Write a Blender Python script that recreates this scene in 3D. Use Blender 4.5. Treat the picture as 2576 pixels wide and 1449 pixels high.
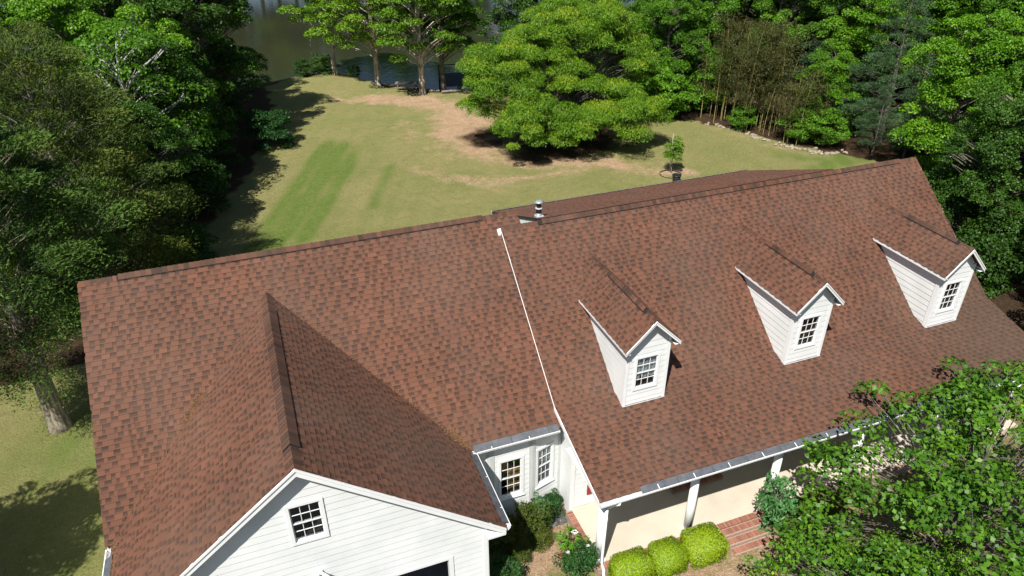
import bpy, math, random
import numpy as np
from mathutils import Vector, Matrix

# ------------------------------------------------------------------ clearing, camera, sky, sun, exposure
for o in list(bpy.data.objects):
    bpy.data.objects.remove(o, do_unlink=True)
SC = bpy.context.scene
COL = SC.collection
rnd = random.Random(11)
R_ = math.radians

YAW, PITCH, ROLL = 0.3560, -0.5426, -0.0046
CAM_LOC = Vector((-7.3577, -20.8475, 18.6624))
cam_data = bpy.data.cameras.new("camera")
cam_data.sensor_fit = 'HORIZONTAL'
cam_data.sensor_width = 36.0
cam_data.lens = 36.0 * 1821.66 / 2576.0
cam_data.clip_start = 0.1
cam_data.clip_end = 3000
cam = bpy.data.objects.new("camera", cam_data)
COL.objects.link(cam)
_f = Vector((math.sin(YAW) * math.cos(PITCH), math.cos(YAW) * math.cos(PITCH), math.sin(PITCH)))
_r0 = Vector((math.cos(YAW), -math.sin(YAW), 0)); _u0 = _r0.cross(_f)
_r = _r0 * math.cos(ROLL) + _u0 * math.sin(ROLL); _u = _u0 * math.cos(ROLL) - _r0 * math.sin(ROLL)
_m = Matrix((_r, _u, -_f)).transposed().to_4x4()
_m.translation = CAM_LOC
cam.matrix_world = _m
SC.camera = cam

SUN_DIR = Vector((0.385, 0.43, -0.816)).normalized()        # the way the light travels
world = bpy.data.worlds.new("World")
SC.world = world
world.use_nodes = True
wn = world.node_tree.nodes; wl = world.node_tree.links
wn.clear()
wo = wn.new("ShaderNodeOutputWorld"); bg = wn.new("ShaderNodeBackground"); sky = wn.new("ShaderNodeTexSky")
sky.sky_type = 'NISHITA'
sky.sun_disc = False
sky.sun_elevation = math.asin(-SUN_DIR.z)
sky.sun_rotation = math.atan2(-SUN_DIR.x, -SUN_DIR.y)
sky.air_density = 1.0; sky.dust_density = 0.6; sky.ozone_density = 1.2
bg.inputs['Strength'].default_value = 0.05
wl.new(sky.outputs[0], bg.inputs[0]); wl.new(bg.outputs[0], wo.inputs[0])
sun_data = bpy.data.lights.new("sun", 'SUN')
sun_data.energy = 5.0
sun_data.angle = R_(0.5)
sun_data.color = (1.0, 0.955, 0.88)
sun = bpy.data.objects.new("sun", sun_data)
COL.objects.link(sun)
sun.rotation_euler = SUN_DIR.to_track_quat('-Z', 'Y').to_euler()
sun.location = (-20, -30, 50)
SC.view_settings.view_transform = 'Standard'
SC.view_settings.look = 'None'
SC.view_settings.gamma = 1
SC.view_settings.exposure = 0.75
SC.view_settings.use_curve_mapping = False
SC.render.engine = 'CYCLES'
SC.cycles.max_bounces = 5
SC.cycles.transparent_max_bounces = 8
SC.cycles.use_denoising = True

# ------------------------------------------------------------------ material helpers
def new_mat(name):
    m = bpy.data.materials.new(name)
    m.use_nodes = True
    nt = m.node_tree
    b = nt.nodes["Principled BSDF"]
    return m, nt, b

def N(nt, typ, **kw):
    n = nt.nodes.new(typ)
    for k, v in kw.items():
        setattr(n, k, v)
    return n

def ramp(nt, stops, interp='LINEAR'):
    r = N(nt, "ShaderNodeValToRGB")
    cr = r.color_ramp
    cr.interpolation = interp
    while len(cr.elements) < len(stops):
        cr.elements.new(0.5)
    for e, (p, c) in zip(cr.elements, stops):
        e.position = p
        e.color = (c[0], c[1], c[2], 1)
    return r

def noise(nt, scale, detail=3, rough=0.55, coord='pos', dim='3D'):
    n = N(nt, "ShaderNodeTexNoise")
    n.inputs['Scale'].default_value = scale
    n.inputs['Detail'].default_value = detail
    n.inputs['Roughness'].default_value = rough
    if coord == 'pos':
        g = N(nt, "ShaderNodeNewGeometry")
        nt.links.new(g.outputs['Position'], n.inputs['Vector'])
    elif coord == 'obj':
        g = N(nt, "ShaderNodeTexCoord")
        nt.links.new(g.outputs['Object'], n.inputs['Vector'])
    return n

def mixc(nt, fac, a, b, blend='MIX'):
    m = N(nt, "ShaderNodeMix", data_type='RGBA', blend_type=blend)
    for sock, v in ((m.inputs[0], fac), (m.inputs[6], a), (m.inputs[7], b)):
        if hasattr(v, 'links'):
            nt.links.new(v, sock)
        elif isinstance(v, (int, float)):
            sock.default_value = v
        else:
            sock.default_value = (v[0], v[1], v[2], 1)
    return m.outputs[2]

def mathn(nt, op, a, b=0.0, clamp=False):
    m = N(nt, "ShaderNodeMath", operation=op, use_clamp=clamp)
    for sock, v in ((m.inputs[0], a), (m.inputs[1], b)):
        if hasattr(v, 'links'):
            nt.links.new(v, sock)
        else:
            sock.default_value = v
    return m.outputs[0]

def attr(nt, name):
    a = N(nt, "ShaderNodeAttribute")
    a.attribute_name = name
    return a.outputs['Fac']

def bump(nt, b, h, strength=0.3, dist=0.02):
    n = N(nt, "ShaderNodeBump")
    n.inputs['Strength'].default_value = strength
    n.inputs['Distance'].default_value = dist
    nt.links.new(h, n.inputs['Height'])
    nt.links.new(n.outputs[0], b.inputs['Normal'])

def simple(name, c, rough=0.6, c2=None, scale=6.0, metal=0.0, spec=0.4, bumpy=0.0, bscale=60.0):
    m, nt, b = new_mat(name)
    b.inputs['Roughness'].default_value = rough
    b.inputs['Metallic'].default_value = metal
    b.inputs['Specular IOR Level'].default_value = spec
    c2 = c2 or tuple(x * 0.8 for x in c)
    n = noise(nt, scale, 5, 0.6)
    r = ramp(nt, [(0.3, c2), (0.7, c)])
    nt.links.new(n.outputs[0], r.inputs[0])
    nt.links.new(r.outputs[0], b.inputs['Base Color'])
    if bumpy:
        n2 = noise(nt, bscale, 4, 0.6)
        bump(nt, b, n2.outputs[0], bumpy, 0.01)
    return m

M = {}
M['white'] = simple('white_paint', (0.71, 0.725, 0.725), 0.45, (0.60, 0.62, 0.615), 0.9, bumpy=0.05, bscale=40)
M['trim'] = simple('white_trim_paint', (0.73, 0.74, 0.74), 0.4, (0.67, 0.68, 0.68), 2.0)
M['post'] = simple('grey_trim_paint', (0.52, 0.54, 0.53), 0.5, (0.46, 0.48, 0.47), 2.0)
M['gutter'] = simple('gutter_metal', (0.74, 0.75, 0.76), 0.4, (0.62, 0.63, 0.64), 3.0)
M['guard'] = simple('gutter_guard_mesh', (0.105, 0.115, 0.13), 0.6, (0.055, 0.062, 0.072), 5.0, metal=0.1, bumpy=0.4, bscale=120)
M['dark'] = simple('dark_void', (0.012, 0.012, 0.014), 0.9, (0.008, 0.008, 0.008))
M['vent'] = simple('ridge_vent_black', (0.012, 0.011, 0.012), 0.8, (0.007, 0.007, 0.007))
M['interior'] = simple('dim_interior', (0.05, 0.048, 0.045), 0.9, (0.03, 0.03, 0.03), 1.0)
M['tan'] = simple('tan_wood', (0.45, 0.27, 0.11), 0.5, (0.32, 0.18, 0.07), 4.0)
M['curtain'] = simple('pale_curtain', (0.55, 0.6, 0.62), 0.9, (0.3, 0.34, 0.36), 9.0)
M['concrete'] = simple('porch_concrete', (0.49, 0.44, 0.365), 0.8, (0.40, 0.355, 0.285), 0.9, bumpy=0.1, bscale=90)
M['mortar'] = simple('mortar', (0.36, 0.27, 0.22), 0.9, (0.24, 0.17, 0.13), 20)
M['red'] = simple('red_shutter', (0.32, 0.03, 0.035), 0.5, (0.26, 0.02, 0.025))
M['galv'] = simple('galvanised_metal', (0.36, 0.41, 0.44), 0.5, (0.22, 0.26, 0.29), 14, metal=0.4)
M['black_metal'] = simple('black_metal', (0.02, 0.022, 0.025), 0.45, (0.012, 0.012, 0.014))
M['flash'] = simple('flashing', (0.36, 0.37, 0.38), 0.5, (0.28, 0.29, 0.3), 6)
M['plastic_black'] = simple('black_plastic', (0.018, 0.02, 0.026), 0.45, (0.012, 0.013, 0.016))
M['drain'] = simple('green_plastic', (0.03, 0.07, 0.055), 0.5, (0.02, 0.05, 0.04))
M['old_wood'] = simple('weathered_wood', (0.22, 0.19, 0.16), 0.85, (0.09, 0.075, 0.06), 5, bumpy=0.3, bscale=30)
M['dock_wood'] = simple('dark_wet_wood', (0.055, 0.05, 0.045), 0.8, (0.025, 0.023, 0.02), 4, bumpy=0.3, bscale=30)
M['pole'] = simple('grey_pole', (0.32, 0.33, 0.33), 0.5, (0.22, 0.22, 0.22))
M['fabric'] = simple('weed_fabric', (0.10, 0.105, 0.105), 0.8, (0.045, 0.045, 0.045), 6, bumpy=0.5, bscale=14)
M['stone'] = simple('pale_stone', (0.36, 0.31, 0.235), 0.85, (0.17, 0.14, 0.10), 5, bumpy=0.4, bscale=25)
M['straw'] = simple('pine_straw', (0.22, 0.12, 0.05), 0.85, (0.12, 0.06, 0.03), 12)
M['soil'] = simple('garage_floor', (0.25, 0.24, 0.225), 0.85, (0.18, 0.17, 0.16), 3)
M['petal'] = simple('white_petal', (0.85, 0.84, 0.86), 0.6, (0.75, 0.72, 0.75), 30)
M['stake'] = simple('bamboo_stake', (0.45, 0.42, 0.36), 0.7, (0.33, 0.31, 0.26), 8)

def shingle_mat():
    m, nt, b = new_mat('asphalt_shingle')
    t = attr(nt, 'tone')
    r = ramp(nt, [(0.0, (0.032, 0.020, 0.015)), (0.30, (0.066, 0.034, 0.023)), (0.6, (0.113, 0.050, 0.031)), (1.0, (0.165, 0.075, 0.046))])
    g = noise(nt, 230, 2, 0.6)
    patch = noise(nt, 0.42, 4, 0.6)
    t2 = mathn(nt, 'ADD', t, mathn(nt, 'MULTIPLY', mathn(nt, 'SUBTRACT', g.outputs[0], 0.5), 0.35))
    t3 = mathn(nt, 'ADD', t2, mathn(nt, 'MULTIPLY', mathn(nt, 'SUBTRACT', patch.outputs[0], 0.5), 0.5), True)
    nt.links.new(t3, r.inputs[0])
    w = noise(nt, 0.28, 5, 0.65)
    wr = ramp(nt, [(0.42, (0, 0, 0)), (0.72, (1, 1, 1))])
    nt.links.new(w.outputs[0], wr.inputs[0])
    c = mixc(nt, mathn(nt, 'MULTIPLY', wr.outputs[0], 0.38), r.outputs[0], (0.100, 0.074, 0.058))
    # darker brown blend around the lower right corner of the porch roof
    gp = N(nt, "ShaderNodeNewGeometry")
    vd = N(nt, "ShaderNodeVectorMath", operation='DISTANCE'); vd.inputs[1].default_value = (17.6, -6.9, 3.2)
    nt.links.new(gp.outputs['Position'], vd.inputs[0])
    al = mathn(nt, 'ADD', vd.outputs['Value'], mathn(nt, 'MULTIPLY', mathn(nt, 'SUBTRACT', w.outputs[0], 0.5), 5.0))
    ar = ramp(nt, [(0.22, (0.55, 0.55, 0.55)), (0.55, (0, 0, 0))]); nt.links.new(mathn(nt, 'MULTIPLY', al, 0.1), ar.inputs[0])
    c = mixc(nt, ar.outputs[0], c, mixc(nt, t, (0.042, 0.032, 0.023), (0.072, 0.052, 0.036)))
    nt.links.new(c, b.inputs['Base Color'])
    b.inputs['Roughness'].default_value = 0.88
    b.inputs['Specular IOR Level'].default_value = 0.25
    bump(nt, b, g.outputs[0], 0.5, 0.004)
    return m
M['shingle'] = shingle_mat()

def brick_mat():
    m, nt, b = new_mat('red_brick')
    oi = N(nt, "ShaderNodeObjectInfo")
    r = ramp(nt, [(0.0, (0.14, 0.055, 0.038)), (0.5, (0.23, 0.088, 0.055)), (1.0, (0.32, 0.145, 0.095))])
    n = noise(nt, 24, 4)
    f = mathn(nt, 'ADD', mathn(nt, 'MULTIPLY', oi.outputs['Random'], 0.7), mathn(nt, 'MULTIPLY', n.outputs[0], 0.35), True)
    nt.links.new(f, r.inputs[0])
    nt.links.new(r.outputs[0], b.inputs['Base Color'])
    b.inputs['Roughness'].default_value = 0.85
    bump(nt, b, n.outputs[0], 0.3, 0.01)
    return m
M['brick'] = brick_mat()

def glass_mat():
    m, nt, b = new_mat('window_glass')
    nt.nodes.remove(b)
    out = nt.nodes["Material Output"]
    tr = N(nt, "ShaderNodeBsdfTransparent"); tr.inputs[0].default_value = (0.62, 0.66, 0.66, 1)
    gl = N(nt, "ShaderNodeBsdfGlossy"); gl.inputs['Roughness'].default_value = 0.03
    gl.inputs[0].default_value = (0.9, 0.95, 1, 1)
    lw = N(nt, "ShaderNodeLayerWeight"); lw.inputs[0].default_value = 0.5
    fc = mathn(nt, 'ADD', 0.09, mathn(nt, 'MULTIPLY', mathn(nt, 'POWER', lw.outputs['Facing'], 4.0), 0.8))
    mx = N(nt, "ShaderNodeMixShader")
    nt.links.new(fc, mx.inputs[0]); nt.links.new(tr.outputs[0], mx.inputs[1]); nt.links.new(gl.outputs[0], mx.inputs[2])
    nt.links.new(mx.outputs[0], out.inputs[0])
    return m
M['glass'] = glass_mat()

def leaf_mat(name, lo, hi, yellow=None, rough=0.5, spec=0.35, trans=0.42, tcol=None):
    m, nt, b = new_mat(name)
    out = nt.nodes["Material Output"]
    t = attr(nt, 'tone')
    oi = N(nt, "ShaderNodeObjectInfo")
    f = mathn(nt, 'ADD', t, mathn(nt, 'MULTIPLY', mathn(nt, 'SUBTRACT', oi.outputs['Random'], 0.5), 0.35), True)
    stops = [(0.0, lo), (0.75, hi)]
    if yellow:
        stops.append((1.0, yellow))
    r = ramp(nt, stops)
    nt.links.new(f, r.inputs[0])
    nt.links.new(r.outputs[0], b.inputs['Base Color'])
    b.inputs['Roughness'].default_value = rough
    b.inputs['Specular IOR Level'].default_value = spec
    tl = N(nt, "ShaderNodeBsdfTranslucent")
    tcn = mixc(nt, 1.0, r.outputs[0], tcol or (1.15, 1.25, 0.5), 'MULTIPLY')
    nt.links.new(tcn, tl.inputs[0])
    mx = N(nt, "ShaderNodeMixShader"); mx.inputs[0].default_value = trans
    nt.links.new(b.outputs[0], mx.inputs[1]); nt.links.new(tl.outputs[0], mx.inputs[2])
    nt.links.new(mx.outputs[0], out.inputs[0])
    return m
M['lf_maple'] = leaf_mat('maple_leaf', (0.040, 0.115, 0.006), (0.130, 0.300, 0.013), (0.24, 0.39, 0.02))
M['lf_lake'] = leaf_mat('sweetgum_leaf', (0.055, 0.14, 0.008), (0.16, 0.30, 0.014), (0.28, 0.38, 0.018))
M['lf_dark'] = leaf_mat('dark_leaf', (0.018, 0.052, 0.006), (0.052, 0.130, 0.011), (0.09, 0.19, 0.016), trans=0.35)
M['lf_green'] = leaf_mat('woodland_leaf', (0.032, 0.092, 0.007), (0.105, 0.245, 0.015), (0.19, 0.33, 0.02))
M['lf_oak'] = leaf_mat('willow_oak_leaf', (0.032, 0.100, 0.006), (0.135, 0.270, 0.012), (0.30, 0.37, 0.018))
M['lf_cedar'] = leaf_mat('cedar_spray', (0.020, 0.044, 0.009), (0.085, 0.128, 0.020), (0.17, 0.18, 0.026), rough=0.7, spec=0.2, trans=0.2)
M['lf_cedar_g'] = leaf_mat('green_cedar_spray', (0.018, 0.050, 0.010), (0.082, 0.150, 0.022), (0.15, 0.20, 0.03), rough=0.7, spec=0.2, trans=0.2)
M['lf_pine'] = leaf_mat('pine_needle', (0.018, 0.046, 0.018), (0.055, 0.120, 0.042), (0.085, 0.15, 0.05), rough=0.6, trans=0.15)
M['lf_bamboo'] = leaf_mat('bamboo_leaf', (0.032, 0.038, 0.010), (0.100, 0.110, 0.020), (0.16, 0.15, 0.03), rough=0.6, trans=0.25)
M['lf_pear'] = leaf_mat('pear_leaf', (0.030, 0.100, 0.007), (0.120, 0.260, 0.014), (0.30, 0.41, 0.024), rough=0.5, spec=0.35, trans=0.3)
M['lf_hedge'] = leaf_mat('golden_hedge_leaf', (0.09, 0.175, 0.005), (0.29, 0.40, 0.010), (0.39, 0.47, 0.015), trans=0.3)
M['lf_box'] = leaf_mat('boxwood_leaf', (0.035, 0.065, 0.008), (0.10, 0.135, 0.014), (0.17, 0.18, 0.02))
M['lf_shrub'] = leaf_mat('shrub_leaf', (0.012, 0.055, 0.012), (0.035, 0.115, 0.022), (0.07, 0.16, 0.03))
M['lf_bluish'] = leaf_mat('nandina_leaf', (0.03, 0.11, 0.03), (0.09, 0.25, 0.075), (0.16, 0.32, 0.11))

def bark_mat(name, c1, c2, scale=9, stretch=0.25):
    m, nt, b = new_mat(name)
    tc = N(nt, "ShaderNodeTexCoord"); mp = N(nt, "ShaderNodeMapping")
    mp.inputs['Scale'].default_value = (1, 1, stretch)
    nt.links.new(tc.outputs['Object'], mp.inputs[0])
    n = N(nt, "ShaderNodeTexNoise"); n.inputs['Scale'].default_value = scale; n.inputs['Detail'].default_value = 5; n.inputs['Roughness'].default_value = 0.65
    nt.links.new(mp.outputs[0], n.inputs['Vector'])
    r = ramp(nt, [(0.40, c1), (0.56, c2)])
    nt.links.new(n.outputs[0], r.inputs[0])
    nt.links.new(r.outputs[0], b.inputs['Base Color'])
    b.inputs['Roughness'].default_value = 0.9
    bump(nt, b, n.outputs[0], 0.8, 0.04)
    return m
M['bark'] = bark_mat('grey_bark', (0.055, 0.045, 0.036), (0.17, 0.15, 0.125))
M['bark_pale'] = bark_mat('pale_patchy_bark', (0.16, 0.14, 0.115), (0.50, 0.45, 0.38), 3.0, 0.45)
M['bark_cedar'] = bark_mat('cedar_bark', (0.085, 0.068, 0.048), (0.27, 0.235, 0.175), 10, 0.12)
M['bark_bare'] = bark_mat('bare_limb_bark', (0.17, 0.17, 0.15), (0.38, 0.37, 0.34), 6)
M['bark_culm'] = bark_mat('bamboo_culm', (0.16, 0.15, 0.05), (0.34, 0.29, 0.10), 2.0, 0.3)

# ------------------------------------------------------------------ mesh helpers
def link(o, parent=None):
    COL.objects.link(o)
    if parent is not None:
        o.parent = parent
    return o

def tag(o, label=None, cat=None, group=None, kind=None):
    if label: o['label'] = label
    if cat: o['category'] = cat
    if group: o['group'] = group
    if kind: o['kind'] = kind
    return o

def empty(name, loc=(0, 0, 0), rz=0.0):
    e = bpy.data.objects.new(name, None)
    e.empty_display_size = 0.3
    e.location = loc
    e.rotation_euler = (0, 0, rz)
    return link(e)

class MB:
    """collects faces, becomes ONE mesh object"""
    def __init__(s):
        s.v = []; s.f = []; s.t = []; s.sm = []
    def poly(s, pts, tone=0.5, smooth=False):
        b = len(s.v)
        s.v.extend(tuple(p) for p in pts)
        s.f.append(tuple(range(b, b + len(pts)))); s.t.append(tone); s.sm.append(smooth)
    def hexa(s, p, tone=0.5):
        """p: 8 corners, bottom 0-3 ccw, top 4-7 ccw"""
        b = len(s.v)
        s.v.extend(tuple(x) for x in p)
        for q in ((3, 2, 1, 0), (4, 5, 6, 7), (0, 1, 5, 4), (1, 2, 6, 5), (2, 3, 7, 6), (3, 0, 4, 7)):
            s.f.append(tuple(b + i for i in q)); s.t.append(tone); s.sm.append(False)
    def box(s, x0, x1, y0, y1, z0, z1, tone=0.5):
        s.hexa([(x0, y0, z0), (x1, y0, z0), (x1, y1, z0), (x0, y1, z0), (x0, y0, z1), (x1, y0, z1), (x1, y1, z1), (x0, y1, z1)], tone)
    def obox(s, fr, u0, u1, v0, v1, n0, n1, tone=0.5):
        """box in a frame fr=(origin,u,v,n)"""
        P = lambda u, v, n: fr[0] + fr[1] * u + fr[2] * v + fr[3] * n
        s.hexa([P(u0, v0, n0), P(u1, v0, n0), P(u1, v1, n0), P(u0, v1, n0), P(u0, v0, n1), P(u1, v0, n1), P(u1, v1, n1), P(u0, v1, n1)], tone)
    def prism(s, pts, d, tone=0.5):
        """polygon pts extruded by vector d"""
        d = Vector(d)
        a = [Vector(p) for p in pts]; c = [p + d for p in a]
        s.poly(list(reversed(a)), tone); s.poly(c, tone)
        for i in range(len(a)):
            j = (i + 1) % len(a)
            s.poly([a[i], a[j], c[j], c[i]], tone)
    def tube(s, pts, rad, n=8, tone=0.5, cap=True, smooth=True):
        pts = [Vector(p) for p in pts]
        if not hasattr(rad, '__len__'):
            rad = [rad] * len(pts)
        rings = []
        prev = None
        for i, p in enumerate(pts):
            d = (pts[min(i + 1, len(pts) - 1)] - pts[max(i - 1, 0)]).normalized()
            a = d.orthogonal().normalized() if prev is None else (prev - d * prev.dot(d)).normalized()
            prev = a
            b = d.cross(a)
            base = len(s.v)
            for k in range(n):
                t = 2 * math.pi * k / n
                s.v.append(tuple(p + (a * math.cos(t) + b * math.sin(t)) * rad[i]))
            rings.append(base)
        for i in range(len(rings) - 1):
            for k in range(n):
                k2 = (k + 1) % n
                s.f.append((rings[i] + k, rings[i] + k2, rings[i + 1] + k2, rings[i + 1] + k)); s.t.append(tone); s.sm.append(smooth)
        if cap:
            s.f.append(tuple(rings[0] + k for k in reversed(range(n)))); s.t.append(tone); s.sm.append(False)
            s.f.append(tuple(rings[-1] + k for k in range(n))); s.t.append(tone); s.sm.append(False)
    def lathe(s, c, prof, n=16, tone=0.5):
        s.tube([(c[0], c[1], c[2] + z) for r, z in prof], [r for r, z in prof], n, tone)
    def mesh(s, name, mat):
        me = bpy.data.meshes.new(name)
        me.from_pydata(s.v, [], s.f)
        me.polygons.foreach_set('use_smooth', s.sm)
        a = me.attributes.new('tone', 'FLOAT', 'FACE')
        a.data.foreach_set('value', s.t)
        me.materials.append(mat)
        me.update()
        return me
    def build(s, name, mat, parent=None):
        return link(bpy.data.objects.new(name, s.mesh(name, mat)), parent)

def frame(o, u, v):
    o, u, v = Vector(o), Vector(u).normalized(), Vector(v).normalized()
    return (o, u, v, u.cross(v).normalized())

def clip(poly, axis, lim, keep_less):
    """clip a convex 2-D polygon with u or v <= / >= lim"""
    out = []
    for i in range(len(poly)):
        a, b = poly[i], poly[(i + 1) % len(poly)]
        ia = a[axis] <= lim if keep_less else a[axis] >= lim
        ib = b[axis] <= lim if keep_less else b[axis] >= lim
        if ia: out.append(a)
        if ia != ib:
            t = (lim - a[axis]) / (b[axis] - a[axis])
            out.append((a[0] + t * (b[0] - a[0]), a[1] + t * (b[1] - a[1])))
    return out

def parea(p):
    return 0.5 * abs(sum(p[i][0] * p[(i + 1) % len(p)][1] - p[(i + 1) % len(p)][0] * p[i][1] for i in range(len(p))))

def siding(fr, poly, parent, holes=(), e=0.218, mat='white', v_start=None):
    """lap siding on a convex wall polygon; every board an object of its own"""
    vs = [p[1] for p in poly]
    v = min(vs) if v_start is None else v_start
    while v < max(vs):
        strip = clip(clip(poly, 1, v - 0.012, False), 1, v + e, True)
        pieces = []
        if len(strip) >= 3:
            hit = [h for h in holes if h[2] < v + e and h[3] > v]
            if hit:
                u0, u1, v0, v1 = hit[0]
                pieces = [clip(strip, 0, u0, True), clip(strip, 0, u1, False)]
                mid = clip(clip(strip, 0, u0, False), 0, u1, True)
                if mid:
                    pieces += [clip(mid, 1, v0, True), clip(mid, 1, v1, False)]
            else:
                pieces = [strip]
        for p in pieces:
            if len(p) >= 3 and parea(p) > 0.0015:
                mb = MB()
                off = lambda q: 0.0165 - 0.0115 * (q[1] - v) / e
                P3 = lambda q, n: fr[0] + fr[1] * q[0] + fr[2] * q[1] + fr[3] * n
                a = [P3(q, 0) for q in p]; c = [P3(q, off(q)) for q in p]
                mb.poly(list(reversed(a))); mb.poly(c)
                for i in range(len(p)):
                    j = (i + 1) % len(p)
                    mb.poly([a[i], a[j], c[j], c[i]])
                mb.build('siding_board', M[mat], parent)
        v += e

# ------------------------------------------------------------------ leaf mesh builder (numpy)
def leaf_mesh(name, cen, ax, sd, L, W, tone, mat):
    n = len(cen)
    L = np.broadcast_to(np.asarray(L, float), (n,))[:, None]; W = np.broadcast_to(np.asarray(W, float), (n,))[:, None]
    v = np.empty((n, 4, 3))
    v[:, 0] = cen - ax * L * 0.5
    v[:, 1] = cen + sd * W * 0.5 - ax * L * 0.06
    v[:, 2] = cen + ax * L * 0.5
    v[:, 3] = cen - sd * W * 0.5 - ax * L * 0.06
    nrm = np.cross(ax, sd)
    v[:, 1] += nrm * W * 0.16; v[:, 3] += nrm * W * 0.16; v[:, 2] -= nrm * L * 0.12
    me = bpy.data.meshes.new(name)
    me.vertices.add(4 * n); me.loops.add(4 * n); me.polygons.add(n)
    me.vertices.foreach_set('co', v.reshape(-1))
    me.loops.foreach_set('vertex_index', np.arange(4 * n, dtype=np.int32))
    me.polygons.foreach_set('loop_start', np.arange(0, 4 * n, 4, dtype=np.int32))
    a = me.attributes.new('tone', 'FLOAT', 'FACE')
    a.data.foreach_set('value', np.clip(tone, 0, 1).astype(np.float32))
    me.materials.append(mat)
    me.update(calc_edges=True)
    return me

def unit(a):
    return a / (np.linalg.norm(a, axis=-1, keepdims=True) + 1e-9)

def sphere(rs, n):
    return unit(rs.normal(size=(n, 3)))

def lobe_leaves(rs, c, rad, n, style, flat=0.62, centre=None):
    """leaves of one clump -> centres, axes, sides, tones"""
    d = sphere(rs, n)
    low = d[:, 2] < (-0.35 if style in ('spray', 'needle') else -0.12)
    d[low, 2] *= -1
    rr = rad * (0.55 + 0.5 * rs.random(n) ** 0.6)[:, None]
    if style == 'spray':
        out = unit(np.array(c) - np.array(centre)) if centre is not None else np.array((0, 0, 1.0))
        k = rs.random((n, 1))
        p = np.array(c) + d * rr * np.array((0.8, 0.8, 0.55)) + out * (k - 0.45) * rad * 1.3
        ax = unit(out * 0.8 + np.array((0, 0, 0.35)) + rs.normal(size=(n, 3)) * 0.45)
        sd = unit(np.cross(ax, unit(rs.normal(size=(n, 3)) * 0.7 + np.array((0, 0, 0.3)))))
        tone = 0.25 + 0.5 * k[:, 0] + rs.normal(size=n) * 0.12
        return p, ax, sd, tone
    if style == 'needle':
        p0 = np.array(c) + d * rr * np.array((1, 1, 0.4))
        ax = unit(d + np.array((0, 0, 0.25)) + rs.normal(size=(n, 3)) * 0.55)
        sd = unit(np.cross(ax, rs.normal(size=(n, 3))))
        return p0, ax, sd, 0.45 + rs.normal(size=n) * 0.18
    p = np.array(c) + d * rr * np.array((1, 1, flat))
    up = np.array((0, 0, 1.0))
    if style == 'droop':
        h = d.copy(); h[:, 2] = 0
        ax = unit(h * 0.6 - up * 0.6 + rs.normal(size=(n, 3)) * 0.5)
        sd = unit(np.cross(ax, unit(d + rs.normal(size=(n, 3)) * 0.5)))
        sd2 = unit(np.cross(ax, up + rs.normal(size=(n, 3)) * 0.4))
        sd = unit(sd + sd2)
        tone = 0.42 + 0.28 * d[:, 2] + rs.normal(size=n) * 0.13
        return p, ax, sd, tone
    nr = unit(d * 0.6 + up * 0.45 + rs.normal(size=(n, 3)) * 0.6)
    ax = unit(np.cross(nr, rs.normal(size=(n, 3))))
    sd = np.cross(nr, ax)
    tone = 0.45 + rs.normal(size=n) * 0.16
    return p, ax, sd, tone

def curve_pts(a, b, sag, n=4):
    a, b = Vector(a), Vector(b)
    return [a.lerp(b, t) + Vector((0, 0, sag * 4 * t * (1 - t))) for t in [i / n for i in range(n + 1)]]

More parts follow.
